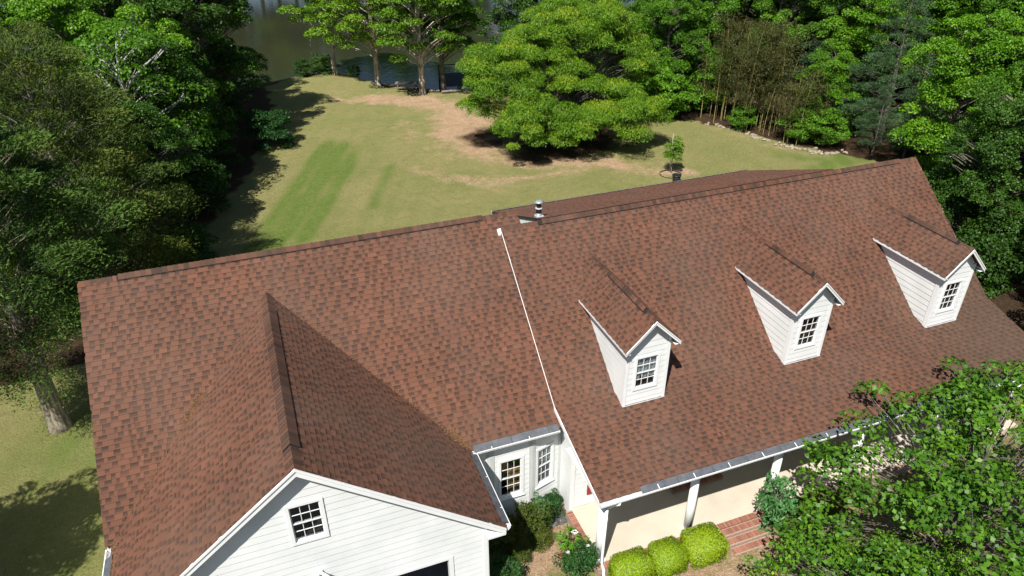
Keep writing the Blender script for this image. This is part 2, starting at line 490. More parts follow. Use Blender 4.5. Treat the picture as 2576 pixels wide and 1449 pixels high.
PROTO = {}
def tree_proto(key, H, R, zb, tr, lobes, per, leaf, style, leafmat, bark, seed, lobe_r=1.0, prof=None, pt=0.62, lean=0.0, twigs=1.0, inner=0.5, trunkname='trunk', flat=0.62, masses=None, spread=0.35):
    """meshes of one kind of tree, base at the origin: trunk, branches, crown"""
    rs = np.random.RandomState(seed)
    r = random.Random(seed)
    prof = prof or (lambda t: math.sin(math.pi * (0.16 + 0.80 * t)) ** 0.75)
    # trunk
    tk = MB()
    top = H * 0.93
    pts, rads = [], []
    ox = oy = 0.0
    for i in range(9):
        t = i / 8
        ox = lean * t * H + 0.25 * math.sin(3.1 * t + seed) * t
        oy = 0.22 * math.sin(2.3 * t + 2 * seed) * t
        pts.append((ox, oy, t * top - (0.25 if i == 0 else 0)))
        rads.append(tr * (1.45 if i == 0 else (1 - t) ** pt + 0.04))
    pts.insert(1, (pts[0][0], pts[0][1], 0.25)); rads.insert(1, tr * 1.12)
    tk.tube(pts, rads, 10)
    def axis(z):
        t = max(0, min(1, z / top))
        return Vector((lean * t * H + 0.25 * math.sin(3.1 * t + seed) * t, 0.22 * math.sin(2.3 * t + 2 * seed) * t, z))
    br = MB()
    C, A, S, T, LL = [], [], [], [], []
    if isinstance(masses, int):
        ms = []
        for k in range(masses):
            t = (k + 0.6) / masses
            a = k * 2.39996 + r.uniform(-0.6, 0.6); q = R * prof(t) * r.uniform(0.35, 0.68) if k < masses - 1 else 0.3
            ms.append((q * math.cos(a), q * math.sin(a), zb + t * (H - zb) * 0.86, R * r.uniform(0.34, 0.52)))
        masses = ms
    for k in range(lobes):
        t = (k + 0.5) / lobes
        t = 0.02 + 0.98 * t ** 0.9
        ang = k * 2.39996 + r.uniform(-0.4, 0.4)
        rho = prof(t) * R * (inner + (1 - inner) * r.random() ** 0.5) * r.uniform(0.78, 1.2)
        z = zb + t * (H - zb)
        base = axis(z)
        c = (base.x + rho * math.cos(ang), base.y + rho * math.sin(ang), z + r.uniform(-0.3, 0.3))
        lr = lobe_r * r.uniform(0.75, 1.3) * (0.75 + 0.5 * prof(t))
        if masses:
            mx, my, mz, mr = r.choices(masses, [q[3] ** 2 for q in masses])[0]
            dv = Vector((r.gauss(0, 1), r.gauss(0, 1), r.gauss(0.25, 0.9))).normalized()
            if dv.z < -0.35: dv.z = -dv.z
            kk = mr * r.uniform(0.62, 1.0 + spread * 0.6)
            c = (mx + dv.x * kk, my + dv.y * kk, max(0.35, mz + dv.z * kk * 0.85))
            base = axis(min(c[2], top)); z = c[2]; rho = math.hypot(c[0] - base.x, c[1] - base.y)
            t = max(0, min(1, (z - zb) / (H - zb)))
            lr = lobe_r * r.choice((0.55, 0.7, 0.85, 1.0, 1.2, 1.45))
        if style in ('spray', 'needle'):
            lr *= (1.15 - 0.55 * t)
        za = max(zb * 0.75, z - rho * (0.55 if style != 'needle' else 0.1) - 0.2)
        a = axis(min(za, top * 0.97))
        rb = max(0.012, min(tr * 0.4, 0.018 * rho + 0.012)) * twigs
        br.tube(curve_pts(a, c, 0.08 * rho if style != 'droop' else 0.16 * rho, 4), [rb, rb * 0.8, rb * 0.6, rb * 0.42, rb * 0.2], 5, cap=False)
        n = int(per * (lr / lobe_r) ** 1.6)
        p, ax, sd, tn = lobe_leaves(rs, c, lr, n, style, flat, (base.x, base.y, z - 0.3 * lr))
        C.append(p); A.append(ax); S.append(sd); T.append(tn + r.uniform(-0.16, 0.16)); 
        for q in range(2):
            e = Vector(c) + Vector((r.uniform(-1, 1), r.uniform(-1, 1), r.uniform(-0.2, 0.6))) * lr * 0.8
            br.tube([Vector(a).lerp(Vector(c), 0.6), Vector(c).lerp(e, 0.5), e], [rb * 0.4, rb * 0.28, rb * 0.1], 4, cap=False)
    C, A, S, T = map(np.concatenate, (C, A, S, T))
    L = leaf[0] * (0.7 + 0.6 * rs.random(len(C))); W = leaf[1] * (0.7 + 0.6 * rs.random(len(C)))
    PROTO[key] = (tk.mesh(trunkname, M[bark]), br.mesh('branches', M[bark]), leaf_mesh('crown', C, A, S, L, W, T, M[leafmat]))

def plant_tree(key, name, loc, rz, scale, label, cat='tree', group=None):
    t, b, c = PROTO[key]
    e = empty(name, loc, rz)
    e.scale = scale if hasattr(scale, '__len__') else (scale,) * 3
    tag(e, label, cat, group)
    link(bpy.data.objects.new('trunk', t), e)
    link(bpy.data.objects.new('branches', b), e)
    o = link(bpy.data.objects.new('crown', c), e); o['kind'] = 'stuff'
    return e

# ------------------------------------------------------------------ ground, lake
SHORE = [(-400, 70), (-60, 70), (-20, 62), (-8, 59.5), (-4, 60.2), (-0.5, 62.3), (2.5, 62.0), (4.5, 58.2), (6.4, 54.2), (9.0, 51.6), (11.5, 49.4), (14, 48.6), (18, 49), (22, 54), (27, 64), (33, 80), (45, 95), (80, 110), (400, 120)]
_sx = np.array([p[0] for p in SHORE]); _sy = np.array([p[1] for p in SHORE])
LAKE_Z = -2.75
def gz_np(x, y):
    z = -0.45 - 0.03 * np.maximum(0, y - 8)
    d = y - np.interp(x, _sx, _sy)
    k = np.clip((d + 0.6) / 3.0, 0, 1)
    z = z - 2.6 * k * k * (3 - 2 * k)
    far = np.clip((y - 134) / 12, 0, 1)
    return z + far * 7.0
def gz(x, y):
    return float(gz_np(np.array([x * 1.0]), np.array([y * 1.0]))[0])

def axis_coords(a, b, step, lo, hi):
    c = list(np.arange(a, b, step))
    s = step; x = a; left = []
    while x > lo:
        s *= 1.35; x -= s; left.append(x)
    s = step; x = c[-1]; right = []
    while x < hi:
        s *= 1.35; x += s; right.append(x)
    return np.array(left[::-1] + c + right)
gx = axis_coords(-24, 44, 0.27, -350, 380); gy = axis_coords(-14, 66, 0.27, -300, 420)
GX, GY = np.meshgrid(gx, gy)
rs = np.random.RandomState(5)
def vnoise(x, y, s, seed):
    """smooth value noise"""
    r = np.random.RandomState(seed).random((256, 256))
    x = x / s + 91.3; y = y / s + 47.7
    xi = np.floor(x).astype(int); yi = np.floor(y).astype(int)
    fx = x - xi; fy = y - yi
    fx = fx * fx * (3 - 2 * fx); fy = fy * fy * (3 - 2 * fy)
    g = lambda a, b: r[a % 256, b % 256]
    return (g(xi, yi) * (1 - fx) + g(xi + 1, yi) * fx) * (1 - fy) + (g(xi, yi + 1) * (1 - fx) + g(xi + 1, yi + 1) * fx) * fy
def fbm(x, y, s, seed):
    return (vnoise(x, y, s, seed) + 0.5 * vnoise(x, y, s / 2.1, seed + 1) + 0.25 * vnoise(x, y, s / 4.3, seed + 2)) / 1.75
GZ = gz_np(GX, GY) + 0.10 * (fbm(GX, GY, 5, 3) - 0.5) + 0.03 * (fbm(GX, GY, 0.9, 8) - 0.5)

def seg_dist(pl):
    d = np.full(GX.shape, 1e9)
    for (x0, y0, w0), (x1, y1, w1) in zip(pl[:-1], pl[1:]):
        dx, dy = x1 - x0, y1 - y0
        t = np.clip(((GX - x0) * dx + (GY - y0) * dy) / (dx * dx + dy * dy), 0, 1)
        d = np.minimum(d, np.hypot(GX - x0 - t * dx, GY - y0 - t * dy) / (w0 + t * (w1 - w0)))
    return d
def band(pl, soft=0.6):
    return np.clip(1 - (seg_dist(pl) - (1 - soft)) / (2 * soft) + 0.0, 0, 1)
n1 = fbm(GX, GY, 2.6, 21); n2 = fbm(GX, GY, 1.1, 31); n3 = fbm(GX, GY, 6, 41)
dirt = np.zeros_like(GX)
for pl, amt in (
    ([(1.4, 49.6, 1.0), (4.0, 48.8, 1.9), (6.5, 48.0, 2.4), (8.8, 45.5, 2.4), (10.4, 42.0, 2.2), (10.8, 38.5, 2.2), (9.6, 34.6, 1.6)], 1.0),
    ([(9.6, 40, 1.7), (8.3, 34.4, 1.9), (9.2, 30.8, 1.8), (10.2, 27.6, 1.5), (11.6, 25.8, 1.3), (14, 25.0, 1.3), (17, 23.6, 1.7), (19.2, 21.6, 1.7), (21, 20.0, 0.8)], 0.95),
    ([(5.6, 38, 2.2), (6.6, 34, 2.6), (6.0, 30.5, 1.6)], 0.42),
    ([(3.2, 28.0, 0.9), (5.0, 25.4, 0.9), (7.8, 23.0, 1.1), (12.2, 23.0, 0.8), (15, 23.0, 0.8)], 0.62),
    ([(16.0, 24.0, 1.2), (18.6, 22.2, 1.8), (19.6, 20.6, 1.0)], 0.8),
    ([(28.6, 27.6, 0.5), (30.0, 22.3, 0.5), (31.5, 19.8, 0.4)], 0.35),
    ([(-0.2, -5.2, 0.8), (-0.1, -6.2, 0.7), (-0.9, -7.0, 0.6), (-1.9, -7.2, 0.4)], 1.0),
    ([(0.6, -9.4, 0.8), (3.0, -9.6, 0.9), (6, -9.8, 1.2), (10, -10, 1.6), (15, -10, 1.6)], 1.0)):
    dirt = np.maximum(dirt, amt * band(pl) * np.clip(0.25 + 1.5 * n1, 0, 1))
dirt = np.clip(dirt + 0.9 * (n2 - 0.5) * (dirt > 0.04), 0, 1)
green = np.zeros_like(GX)
for pl, amt in (([(-1.6, 35.5, 1.3), (-2.6, 30, 1.9), (-4.4, 25, 1.8), (-6.0, 20, 1.5)], 1.0), ([(-4.0, 29, 0.9), (-5.8, 23.5, 1.1), (-7.6, 18.5, 1.2), (-9, 12, 1.4)], 1.0),
                ([(1.6, 28.6, 0.8), (0.6, 25.5, 1.0), (-0.6, 22.6, 0.8)], 0.55), ([(-16, 6, 2.5), (-15.5, 2, 2), (-15, -4, 2.5)], 0.35), ([(34, 18, 1.2), (30, 16.6, 1.0)], 0.8),
                ([(29.4, 20.2, 0.8), (31, 18.6, 0.7)], 0.6), ([(-1.2, -8.0, 1.0), (-2.4, -9.4, 1.4)], 0.55), ([(19.5, 22.5, 1.0), (21, 22, 0.7)], 0.4)):
    green = np.maximum(green, amt * band(pl) * np.clip(0.25 + 1.4 * n3, 0, 1))
stripe = 0.5 + 0.5 * np.sin((GX * 0.93 - GY * 0.36) * 2 * np.pi / 1.5 + 2.0 * n3)
green = np.clip(green * (0.58 + 0.60 * stripe) + 0.26 * (n1 - 0.45) + 0.16 * (stripe - 0.5) * np.clip((GX + 14) / 10, 0, 1) * np.clip((8 - GX) / 8, 0, 1), 0, 1)
# woodland floor (leaf litter) beside and beyond the lawn
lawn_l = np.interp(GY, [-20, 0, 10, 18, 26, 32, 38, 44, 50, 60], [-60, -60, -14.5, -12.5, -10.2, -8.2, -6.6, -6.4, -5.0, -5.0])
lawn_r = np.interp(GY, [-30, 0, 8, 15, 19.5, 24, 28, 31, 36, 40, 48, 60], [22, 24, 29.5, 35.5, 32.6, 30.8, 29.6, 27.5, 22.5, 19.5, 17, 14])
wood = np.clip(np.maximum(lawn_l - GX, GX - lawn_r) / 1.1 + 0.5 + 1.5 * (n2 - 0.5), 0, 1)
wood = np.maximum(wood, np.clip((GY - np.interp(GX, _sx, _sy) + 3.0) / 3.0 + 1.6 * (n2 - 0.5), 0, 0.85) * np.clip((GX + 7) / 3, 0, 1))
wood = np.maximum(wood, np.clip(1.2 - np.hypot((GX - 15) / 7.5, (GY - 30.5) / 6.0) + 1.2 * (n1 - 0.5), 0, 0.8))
wood = np.maximum(wood, np.clip((-11.5 - GY) / 1.5 + 1.5 * (n2 - 0.5), 0, 1) * (GX > -14))  # unseen dark ground added before the house to lower bounced light on its front
ny, nx = GX.shape
idx = np.arange(nx * ny).reshape(ny, nx)
quads = np.stack([idx[:-1, :-1], idx[:-1, 1:], idx[1:, 1:], idx[1:, :-1]], -1).reshape(-1, 4)
me = bpy.data.meshes.new('ground')
me.vertices.add(nx * ny); me.loops.add(4 * len(quads)); me.polygons.add(len(quads))
me.vertices.foreach_set('co', np.stack([GX, GY, GZ], -1).reshape(-1))
me.loops.foreach_set('vertex_index', quads.reshape(-1).astype(np.int32))
me.polygons.foreach_set('loop_start', np.arange(0, 4 * len(quads), 4, dtype=np.int32))
me.polygons.foreach_set('use_smooth', np.ones(len(quads), bool))
for nm, arr in (('dirt', dirt), ('green', green), ('wood', wood)):
    a = me.attributes.new(nm, 'FLOAT', 'POINT'); a.data.foreach_set('value', arr.reshape(-1).astype(np.float32))
me.update(calc_edges=True)
def ground_mat():
    m, nt, b = new_mat('lawn_ground')
    fine = noise(nt, 9.0, 4, 0.7); mid = noise(nt, 1.6, 4, 0.65); big = noise(nt, 0.22, 4, 0.6); blade = noise(nt, 34, 3, 0.7)
    d = attr(nt, 'dirt'); g = attr(nt, 'green'); w = attr(nt, 'wood')
    ry = ramp(nt, [(0.30, (0.160, 0.148, 0.054)), (0.50, (0.300, 0.272, 0.112)), (0.72, (0.450, 0.400, 0.215))])
    m4 = noise(nt, 4.2, 5, 0.75)
    fm = mathn(nt, 'ADD', mathn(nt, 'MULTIPLY', fine.outputs[0], 0.35), mathn(nt, 'ADD', mathn(nt, 'MULTIPLY', mid.outputs[0], 0.25), mathn(nt, 'MULTIPLY', m4.outputs[0], 0.40)))
    nt.links.new(fm, ry.inputs[0])
    rg = ramp(nt, [(0.28, (0.080, 0.130, 0.024)), (0.52, (0.155, 0.215, 0.048)), (0.75, (0.270, 0.290, 0.100))])
    nt.links.new(fm, rg.inputs[0])
    bg_ = ramp(nt, [(0.36, (0, 0, 0)), (0.66, (1, 1, 1))]); nt.links.new(big.outputs[0], bg_.inputs[0])
    gg = mathn(nt, 'ADD', mathn(nt, 'MULTIPLY', g, 1.15), mathn(nt, 'MULTIPLY', bg_.outputs[0], 0.42))
    gg = mathn(nt, 'ADD', gg, mathn(nt, 'MULTIPLY', mathn(nt, 'SUBTRACT', fm, 0.5), 2.0), True)
    c = mixc(nt, gg, ry.outputs[0], rg.outputs[0])
    rd = ramp(nt, [(0.30, (0.28, 0.165, 0.090)), (0.5, (0.48, 0.325, 0.205)), (0.70, (0.66, 0.50, 0.36))])
    nt.links.new(fm, rd.inputs[0])
    dd = mathn(nt, 'ADD', d, mathn(nt, 'MULTIPLY', mathn(nt, 'SUBTRACT', fine.outputs[0], 0.5), 1.3))
    dd = mathn(nt, 'ADD', dd, mathn(nt, 'MULTIPLY', mathn(nt, 'SUBTRACT', mid.outputs[0], 0.5), 0.8))
    dr = ramp(nt, [(0.30, (0, 0, 0)), (0.90, (1, 1, 1))]); nt.links.new(dd, dr.inputs[0])
    c = mixc(nt, dr.outputs[0], c, rd.outputs[0])
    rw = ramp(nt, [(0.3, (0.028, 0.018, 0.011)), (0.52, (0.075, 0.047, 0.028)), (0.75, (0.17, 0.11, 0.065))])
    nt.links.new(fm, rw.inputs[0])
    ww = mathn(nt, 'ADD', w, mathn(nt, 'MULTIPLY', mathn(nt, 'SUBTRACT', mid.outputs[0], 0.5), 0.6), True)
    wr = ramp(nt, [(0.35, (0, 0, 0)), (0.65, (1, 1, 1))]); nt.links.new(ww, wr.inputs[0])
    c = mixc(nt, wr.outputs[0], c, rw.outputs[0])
    bl = ramp(nt, [(0.32, (0.50, 0.50, 0.50)), (0.6, (1.15, 1.15, 1.15))]); nt.links.new(blade.outputs[0], bl.inputs[0])
    c = mixc(nt, 0.8, c, bl.outputs[0], 'MULTIPLY')
    nt.links.new(c, b.inputs['Base Color'])
    b.inputs['Roughness'].default_value = 0.95
    b.inputs['Specular IOR Level'].default_value = 0.1
    hh = mathn(nt, 'ADD', fine.outputs[0], blade.outputs[0])
    bump(nt, b, hh, 1.0, 0.10)
    return m
me.materials.append(ground_mat())
ground = link(bpy.data.objects.new('ground', me)); ground['kind'] = 'structure'

def water_mat():
    m, nt, b = new_mat('lake_water')
    n = noise(nt, 0.05, 3)
    r = ramp(nt, [(0.35, (0.019, 0.023, 0.013)), (0.65, (0.028, 0.029, 0.014))])
    nt.links.new(n.outputs[0], r.inputs[0]); nt.links.new(r.outputs[0], b.inputs['Base Color'])
    b.inputs['Roughness'].default_value = 0.06
    b.inputs['IOR'].default_value = 1.33
    b.inputs['Specular IOR Level'].default_value = 0.5
    w = noise(nt, 1.5, 4, 0.6)
    bump(nt, b, w.outputs[0], 0.25, 0.06)
    return m
wb = MB(); wb.poly([(-350, 40, LAKE_Z), (380, 40, LAKE_Z), (380, 400, LAKE_Z), (-350, 400, LAKE_Z)])
lake = wb.build('lake_water', water_mat()); lake['kind'] = 'structure'

# unseen dark asphalt added before the garage to cut bounce onto shaded walls
dv = MB(); dv.box(-12.4, -3.6, -60, -8.2, -0.48, -0.30)
drive = dv.build('added_driveway', simple('asphalt', (0.06, 0.058, 0.056), 0.9, (0.04, 0.04, 0.04), 3, bumpy=0.3, bscale=80)); drive['kind'] = 'structure'
# ------------------------------------------------------------------ house
house = empty('house', (0, 0, -0.45))
HOUSE_OFF = Vector((0, 0, 0.45))
tag(house, 'white lap-sided house with reddish-brown shingle roof and three dormers', 'house')
house.location = (0, 0, 0)

RL = 18.2638
RIDGE_Z = 7.7103; KY, KZ = -4.8825, 3.7301; EY, EZ = -8.1242, 2.8
LX, LRY, LRZ, LEY, LEZ = -12.815, 0.4949, 7.9873, -5.2908, 3.2676
LXR = 0.75                                            # right end of the left wing's roof
WX, WFY, WH, WZ = -7.8165, -8.3925, 4.8821, 7.1617
sR = (RIDGE_Z - KZ) / -KY
sL = (LRZ - LEZ) / (LRY - LEY)
sW = (WZ - LEZ) / WH
def zR(y): return RIDGE_Z + sR * y if y > KY else KZ + (KZ - EZ) / (KY - EY) * (y - KY)
def zL(y): return LRZ + sL * (y - LRY)
def zW(x): return WZ - sW * abs(x - WX)
DORM_X = (2.8242, 9.035, 15.3424)
DY, DW, DEW, DOH, DEZ, DAZ = -5.4319, 1.4605, 0.9404, 0.2582, 5.8719, 6.8016
sD = (DAZ - DEZ) / DEW

roof_main = None
ALL_SH = []      # (roof object, piece verts, faces, tones, size on screen)
EXPO = 0.153
def shingle_rows(fr, umax, vmax, rng, keep, roof, span=None, thick=1.0):
    """courses of laminated shingles on a roof plane; keep(P)->bool; span(v)->(u0,u1)"""
    o, u, v, n = fr
    row = 0
    while row * EXPO < vmax - 0.02:
        v0 = row * EXPO
        v1 = min(v0 + EXPO + 0.035, vmax)
        a, b = span(v0) if span else (0.0, umax)
        x = a - rng.random() * 0.3
        tooth = rng.random() < 0.5
        while x < b:
            w = rng.choice((0.08, 0.11, 0.14, 0.17, 0.21)) if not tooth else rng.choice((0.09, 0.12, 0.16, 0.21, 0.28))
            x0, x1 = max(x, a), min(x + w, b)
            if x1 - x0 > 0.03:
                mid = o + u * ((x0 + x1) / 2) + v * (v0 + 0.07)
                if keep(mid):
                    P = lambda uu, vv, nn: o + u * uu + v * vv + n * nn
                    j = rng.uniform(-0.002, 0.002)
                    t0 = (0.0185 if tooth else 0.0095) * thick + j
                    vb = v0 - (0.006 if tooth else 0.0)
                    vs, fs, ts = [], [], []
                    tb = max(0, min(1, rng.gauss(0.63, 0.05) if tooth else rng.gauss(0.56, 0.06)))
                    if tooth:
                        ve = v0 + EXPO * 0.86
                        vs = [P(x0, vb, -0.004), P(x1, vb, -0.004), P(x1, vb, t0), P(x0, vb, t0), P(x0, ve, t0 * 0.45), P(x1, ve, t0 * 0.45), P(x0, v1, 0.003 * thick), P(x1, v1, 0.003 * thick)]
                        fs = [(0, 1, 2, 3), (3, 2, 5, 4), (4, 5, 7, 6), (0, 3, 4, 6), (1, 7, 5, 2)]
                        ts = [tb * 0.6, tb, tb * 0.75, tb, tb]
                    else:
                        va = v0 + EXPO * rng.uniform(0.22, 0.34); vm = v0 + EXPO * rng.uniform(0.58, 0.68)
                        vs = [P(x0, vb, -0.004), P(x1, vb, -0.004), P(x1, vb, t0), P(x0, vb, t0), P(x0, va, t0 * 0.85), P(x1, va, t0 * 0.85),
                              P(x0, vm, t0 * 0.62), P(x1, vm, t0 * 0.62), P(x0, v1, 0.001), P(x1, v1, 0.001)]
                        fs = [(0, 1, 2, 3), (3, 2, 5, 4), (4, 5, 7, 6), (6, 7, 9, 8), (0, 3, 4, 6, 8), (1, 9, 7, 5, 2)]
                        dk = rng.uniform(0.05, 0.20) if rng.random() < 0.9 else tb * 0.6
                        ts = [tb * 0.6, tb, dk * 0.5 + 0.24, dk, tb, tb]
                    d = mid - CAM_LOC
                    size = (x1 - x0) * EXPO * max(0, -n.dot(d.normalized())) / d.length_squared
                    ALL_SH.append((roof, vs, fs, ts, size if x1 - x0 > 0.11 else 0))
            x += w
            tooth = not tooth
        row += 1

def roof_slab(name, polys, thick=0.10, parent=house, mat='shingle'):
    """roof deck: each polygon (top, counter-clockwise from above) extruded down"""
    mb = MB()
    for pl in polys:
        mb.prism(pl, (0, 0, -thick))
    return mb.build(name, M[mat], parent)

def ridge_caps(a, b, dirs, roof, rng, w=0.16, exposure=0.15, vent=None, lift=0.0):
    """folded cap shingles along a ridge a->b; dirs: the two downslope directions"""
    a, b = Vector(a), Vector(b)
    L = (b - a).length; d = (b - a) / L
    d1, d2 = Vector(dirs[0]).normalized(), Vector(dirs[1]).normalized()
    up = Vector((0, 0, 1))
    s = 0.0
    while s < L - 0.02:
        e = min(s + exposure + 0.03, L)
        on = vent and vent[0] <= s <= vent[1]
        h = 0.058 if on else 0.016
        mb = MB()
        P = lambda t, dd, k, hh: a + d * t + dd * k + up * hh
        tn = max(0, min(1, rng.gauss(0.36, 0.15)))
        th = 0.014
        # lower end (towards a) thicker: it laps the one before
        A = [P(s, d1, w, h + 0.012), P(s, d1, w * 0.35, h + 0.028), P(s, d1, 0, h + 0.036), P(s, d2, w * 0.35, h + 0.028), P(s, d2, w, h + 0.012)]
        B = [P(e, d1, w, h - 0.006), P(e, d1, w * 0.35, h + 0.008), P(e, d1, 0, h + 0.016), P(e, d2, w * 0.35, h + 0.008), P(e, d2, w, h - 0.006)]
        Ad = [p - up * th for p in A]; Bd = [p - up * th for p in B]
        for i in range(4):
            mb.poly([A[i], A[i + 1], B[i + 1], B[i]], tn)
            mb.poly([A[i + 1], A[i], Ad[i], Ad[i + 1]], tn * 0.5)
        mb.poly([A[0], B[0], Bd[0], Ad[0]], tn * 0.5); mb.poly([B[4], A[4], Ad[4], Bd[4]], tn * 0.5)
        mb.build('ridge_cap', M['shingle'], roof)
        s += exposure
    if vent:
        mb = MB()
        for dd in (d1, d2):
            p = [a + d * vent[0] + dd * 0.02, a + d * vent[1] + dd * 0.02, a + d * vent[1] + dd * (w + 0.004), a + d * vent[0] + dd * (w + 0.004)]
            nn = up * 0.050
            q = [x + up * 0.004 for x in p]
            mb.hexa(q + [x + nn for x in q])
        mb.build('ridge_vent', M['vent'], roof)

rng = random.Random(77)
# --- decks
SHX_ = 1.46
front_roof = roof_slab('porch_roof', [
    [(0, KY, KZ), (RL, KY, KZ), (RL, 0, RIDGE_Z), (0, 0, RIDGE_Z)],
    [(0, EY, EZ), (RL, EY, EZ), (RL, KY, KZ), (0, KY, KZ)],
    [(SHX_ + 0.06, 0, RIDGE_Z), (0, 0, RIDGE_Z), (0, 5.4, RIDGE_Z - sR * 5.4), (SHX_ + 0.06, 5.4, RIDGE_Z - sR * 5.4)],
    [(RL, 0, RIDGE_Z), (14.1, 0, RIDGE_Z), (14.1, 5.4, RIDGE_Z - sR * 5.4), (RL, 5.4, RIDGE_Z - sR * 5.4)]], 0.11)
side_roof = roof_slab('side_roof', [
    [(LX, LEY, LEZ), (LXR, LEY, LEZ), (LXR, LRY, LRZ), (LX, LRY, LRZ)],
    [(LXR, LRY, LRZ), (LXR, 5.6, LRZ - sL * (5.6 - LRY)), (LX, 5.6, LRZ - sL * (5.6 - LRY)), (LX, LRY, LRZ)]], 0.11)
WBY = LRY - (LRZ - WZ) / sL
gable_roof = roof_slab('garage_roof', [
    [(WX, WFY, WZ), (WX + WH, WFY, LEZ), (WX + WH, LEY + 0.05, LEZ), (WX, WBY + 0.05, WZ)],
    [(WX - WH, WFY, LEZ), (WX, WFY, WZ), (WX, WBY + 0.05, WZ), (WX - WH, LEY + 0.05, LEZ)]], 0.11)
SHY, SHS, SHZ = 5.2, 0.385, RIDGE_Z + 0.09
SHX = 1.46
shed_roof = roof_slab('shed_dormer_roof', [[(SHX, 0.10, SHZ - 0.04), (14.12, 0.10, SHZ - 0.04), (14.12, SHY, SHZ - SHS * SHY), (SHX, SHY, SHZ - SHS * SHY)]], 0.025)

def in_dormer(P):
    for dx in DORM_X:
        if abs(P.x - dx) < DW / 2 - 0.2 and P.y > DY + 0.15 and P.z < DAZ - sD * abs(P.x - dx) - 0.25:
            return True
    return False
fr_up = frame((0, KY, KZ + 0.004), (1, 0, 0), (0, -KY, RIDGE_Z - KZ))
fr_lo = frame((0, EY - 0.03, EZ - 0.0086 + 0.004), (1, 0, 0), (0, KY - EY, KZ - EZ))
shingle_rows(fr_lo, RL, math.hypot(KY - EY, KZ - EZ) + 0.04, rng, lambda P: not in_dormer(P), front_roof, lambda v: (-0.012, RL + 0.03))
shingle_rows(fr_up, RL, math.hypot(KY, RIDGE_Z - KZ) - 0.02, rng, lambda P: not in_dormer(P), front_roof, lambda v: (-0.012, RL + 0.03))
fr_l = frame((LX, LEY - 0.025, LEZ - 0.02 + 0.004), (1, 0, 0), (0, LRY - LEY, LRZ - LEZ))
shingle_rows(fr_l, LXR - LX, math.hypot(LRY - LEY, LRZ - LEZ), rng, lambda P: P.z > zW(P.x) - 0.10 and not (P.x > 0.15 and P.y < -0.3), side_roof, lambda v: (-0.06, LXR - LX + 0.02))
fr_wr = frame((WX + WH, WFY, LEZ + 0.004), (0, 1, 0), (-WH, 0, WZ - LEZ))
fr_wl = frame((WX - WH, LEY + 0.2, LEZ + 0.004), (0, -1, 0), (WH, 0, WZ - LEZ))
wlen = math.hypot(WH, WZ - LEZ)
def wing_span(v):
    z = LEZ + v / wlen * (WZ - LEZ)
    return (-0.03, (LRY - (LRZ - z) / sL) - WFY + 0.12)
shingle_rows(fr_wr, 9, wlen - 0.02, rng, lambda P: True, gable_roof, wing_span)
def wing_span_l(v):
    z = LEZ + v / wlen * (WZ - LEZ)
    return ((LEY + 0.2) - (LRY - (LRZ - z) / sL) - 0.12, LEY + 0.2 - WFY + 0.03)
shingle_rows(fr_wl, 9, wlen - 0.02, rng, lambda P: True, gable_roof, wing_span_l)
fr_s = frame((14.12, SHY, SHZ - SHS * SHY + 0.004), (-1, 0, 0), (0, -1, SHS))
shingle_rows(fr_s, 14.12 - SHX, math.hypot(SHY, SHS * SHY) - 0.16, rng, lambda P: True, shed_roof)

# --- ridges
ridge_caps((0.0 - 0.02, 0, RIDGE_Z), (RL + 0.02, 0, RIDGE_Z), ((0, -1, -sR), (0, 1, -sR * 0.6)), front_roof, rng, vent=(1.35, RL - 1.0))
ridge_caps((LX - 0.02, LRY, LRZ), (LXR + 0.02, LRY, LRZ), ((0, -1, -sL), (0, 1, -sL)), side_roof, rng, vent=(1.0, 12.3))
ridge_caps((WX, WFY - 0.03, WZ), (WX, WBY + 0.02, WZ), ((1, 0, -sW), (-1, 0, -sW)), gable_roof, rng, w=0.255, vent=(0.75, 6.9), exposure=0.15)

# --- rake, eave and fascia boards
fas = MB()
def board(a, b, depth, n, th, drop=0.0, mb=None):
    """vertical board hanging below the line a-b, thickness th along n"""
    a, b, n = Vector(a), Vector(b), Vector(n)
    z = Vector((0, 0, -1))
    a = a + z * drop; b = b + z * drop
    (mb or fas).hexa([a + z * depth, b + z * depth, b + z * depth + n * th, a + z * depth + n * th, a, b, b + n * th, a + n * th])
# main roof left rake
rk = MB()
board((-0.004, KY, KZ), (-0.004, 0, RIDGE_Z), 0.045, (-1, 0, 0), 0.022, -0.006, rk)
board((-0.004, EY, EZ), (-0.004, KY, KZ), 0.15, (-1, 0, 0), 0.035, -0.006, rk)
board((-0.004, 0.002, RIDGE_Z - 0.002), (-0.004, 0.7, RIDGE_Z - 0.7 * sR), 0.15, (-1, 0, 0), 0.035, -0.006, rk)
rk.prism([(-0.13, 0.03, RIDGE_Z - 0.03), (-0.13, -0.12, RIDGE_Z - 0.15), (-0.13, -0.12, RIDGE_Z - 0.36), (-0.13, 0.03, RIDGE_Z - 0.24)], (0.088, 0, 0))
rk.build('rake_board', M['trim'], front_roof)
rk = MB()
board((RL + 0.004, KY, KZ), (RL + 0.004, 0, RIDGE_Z), 0.19, (1, 0, 0), 0.035, 0.012, rk)
board((RL + 0.004, EY, EZ), (RL + 0.004, KY, KZ), 0.19, (1, 0, 0), 0.035, 0.012, rk)
rk.build('rake_board', M['trim'], front_roof)
rk = MB()
board((LX - 0.004, LEY, LEZ), (LX - 0.004, LRY, LRZ), 0.2, (-1, 0, 0), 0.03, 0.012, rk)
rk.build('rake_board', M['trim'], side_roof)
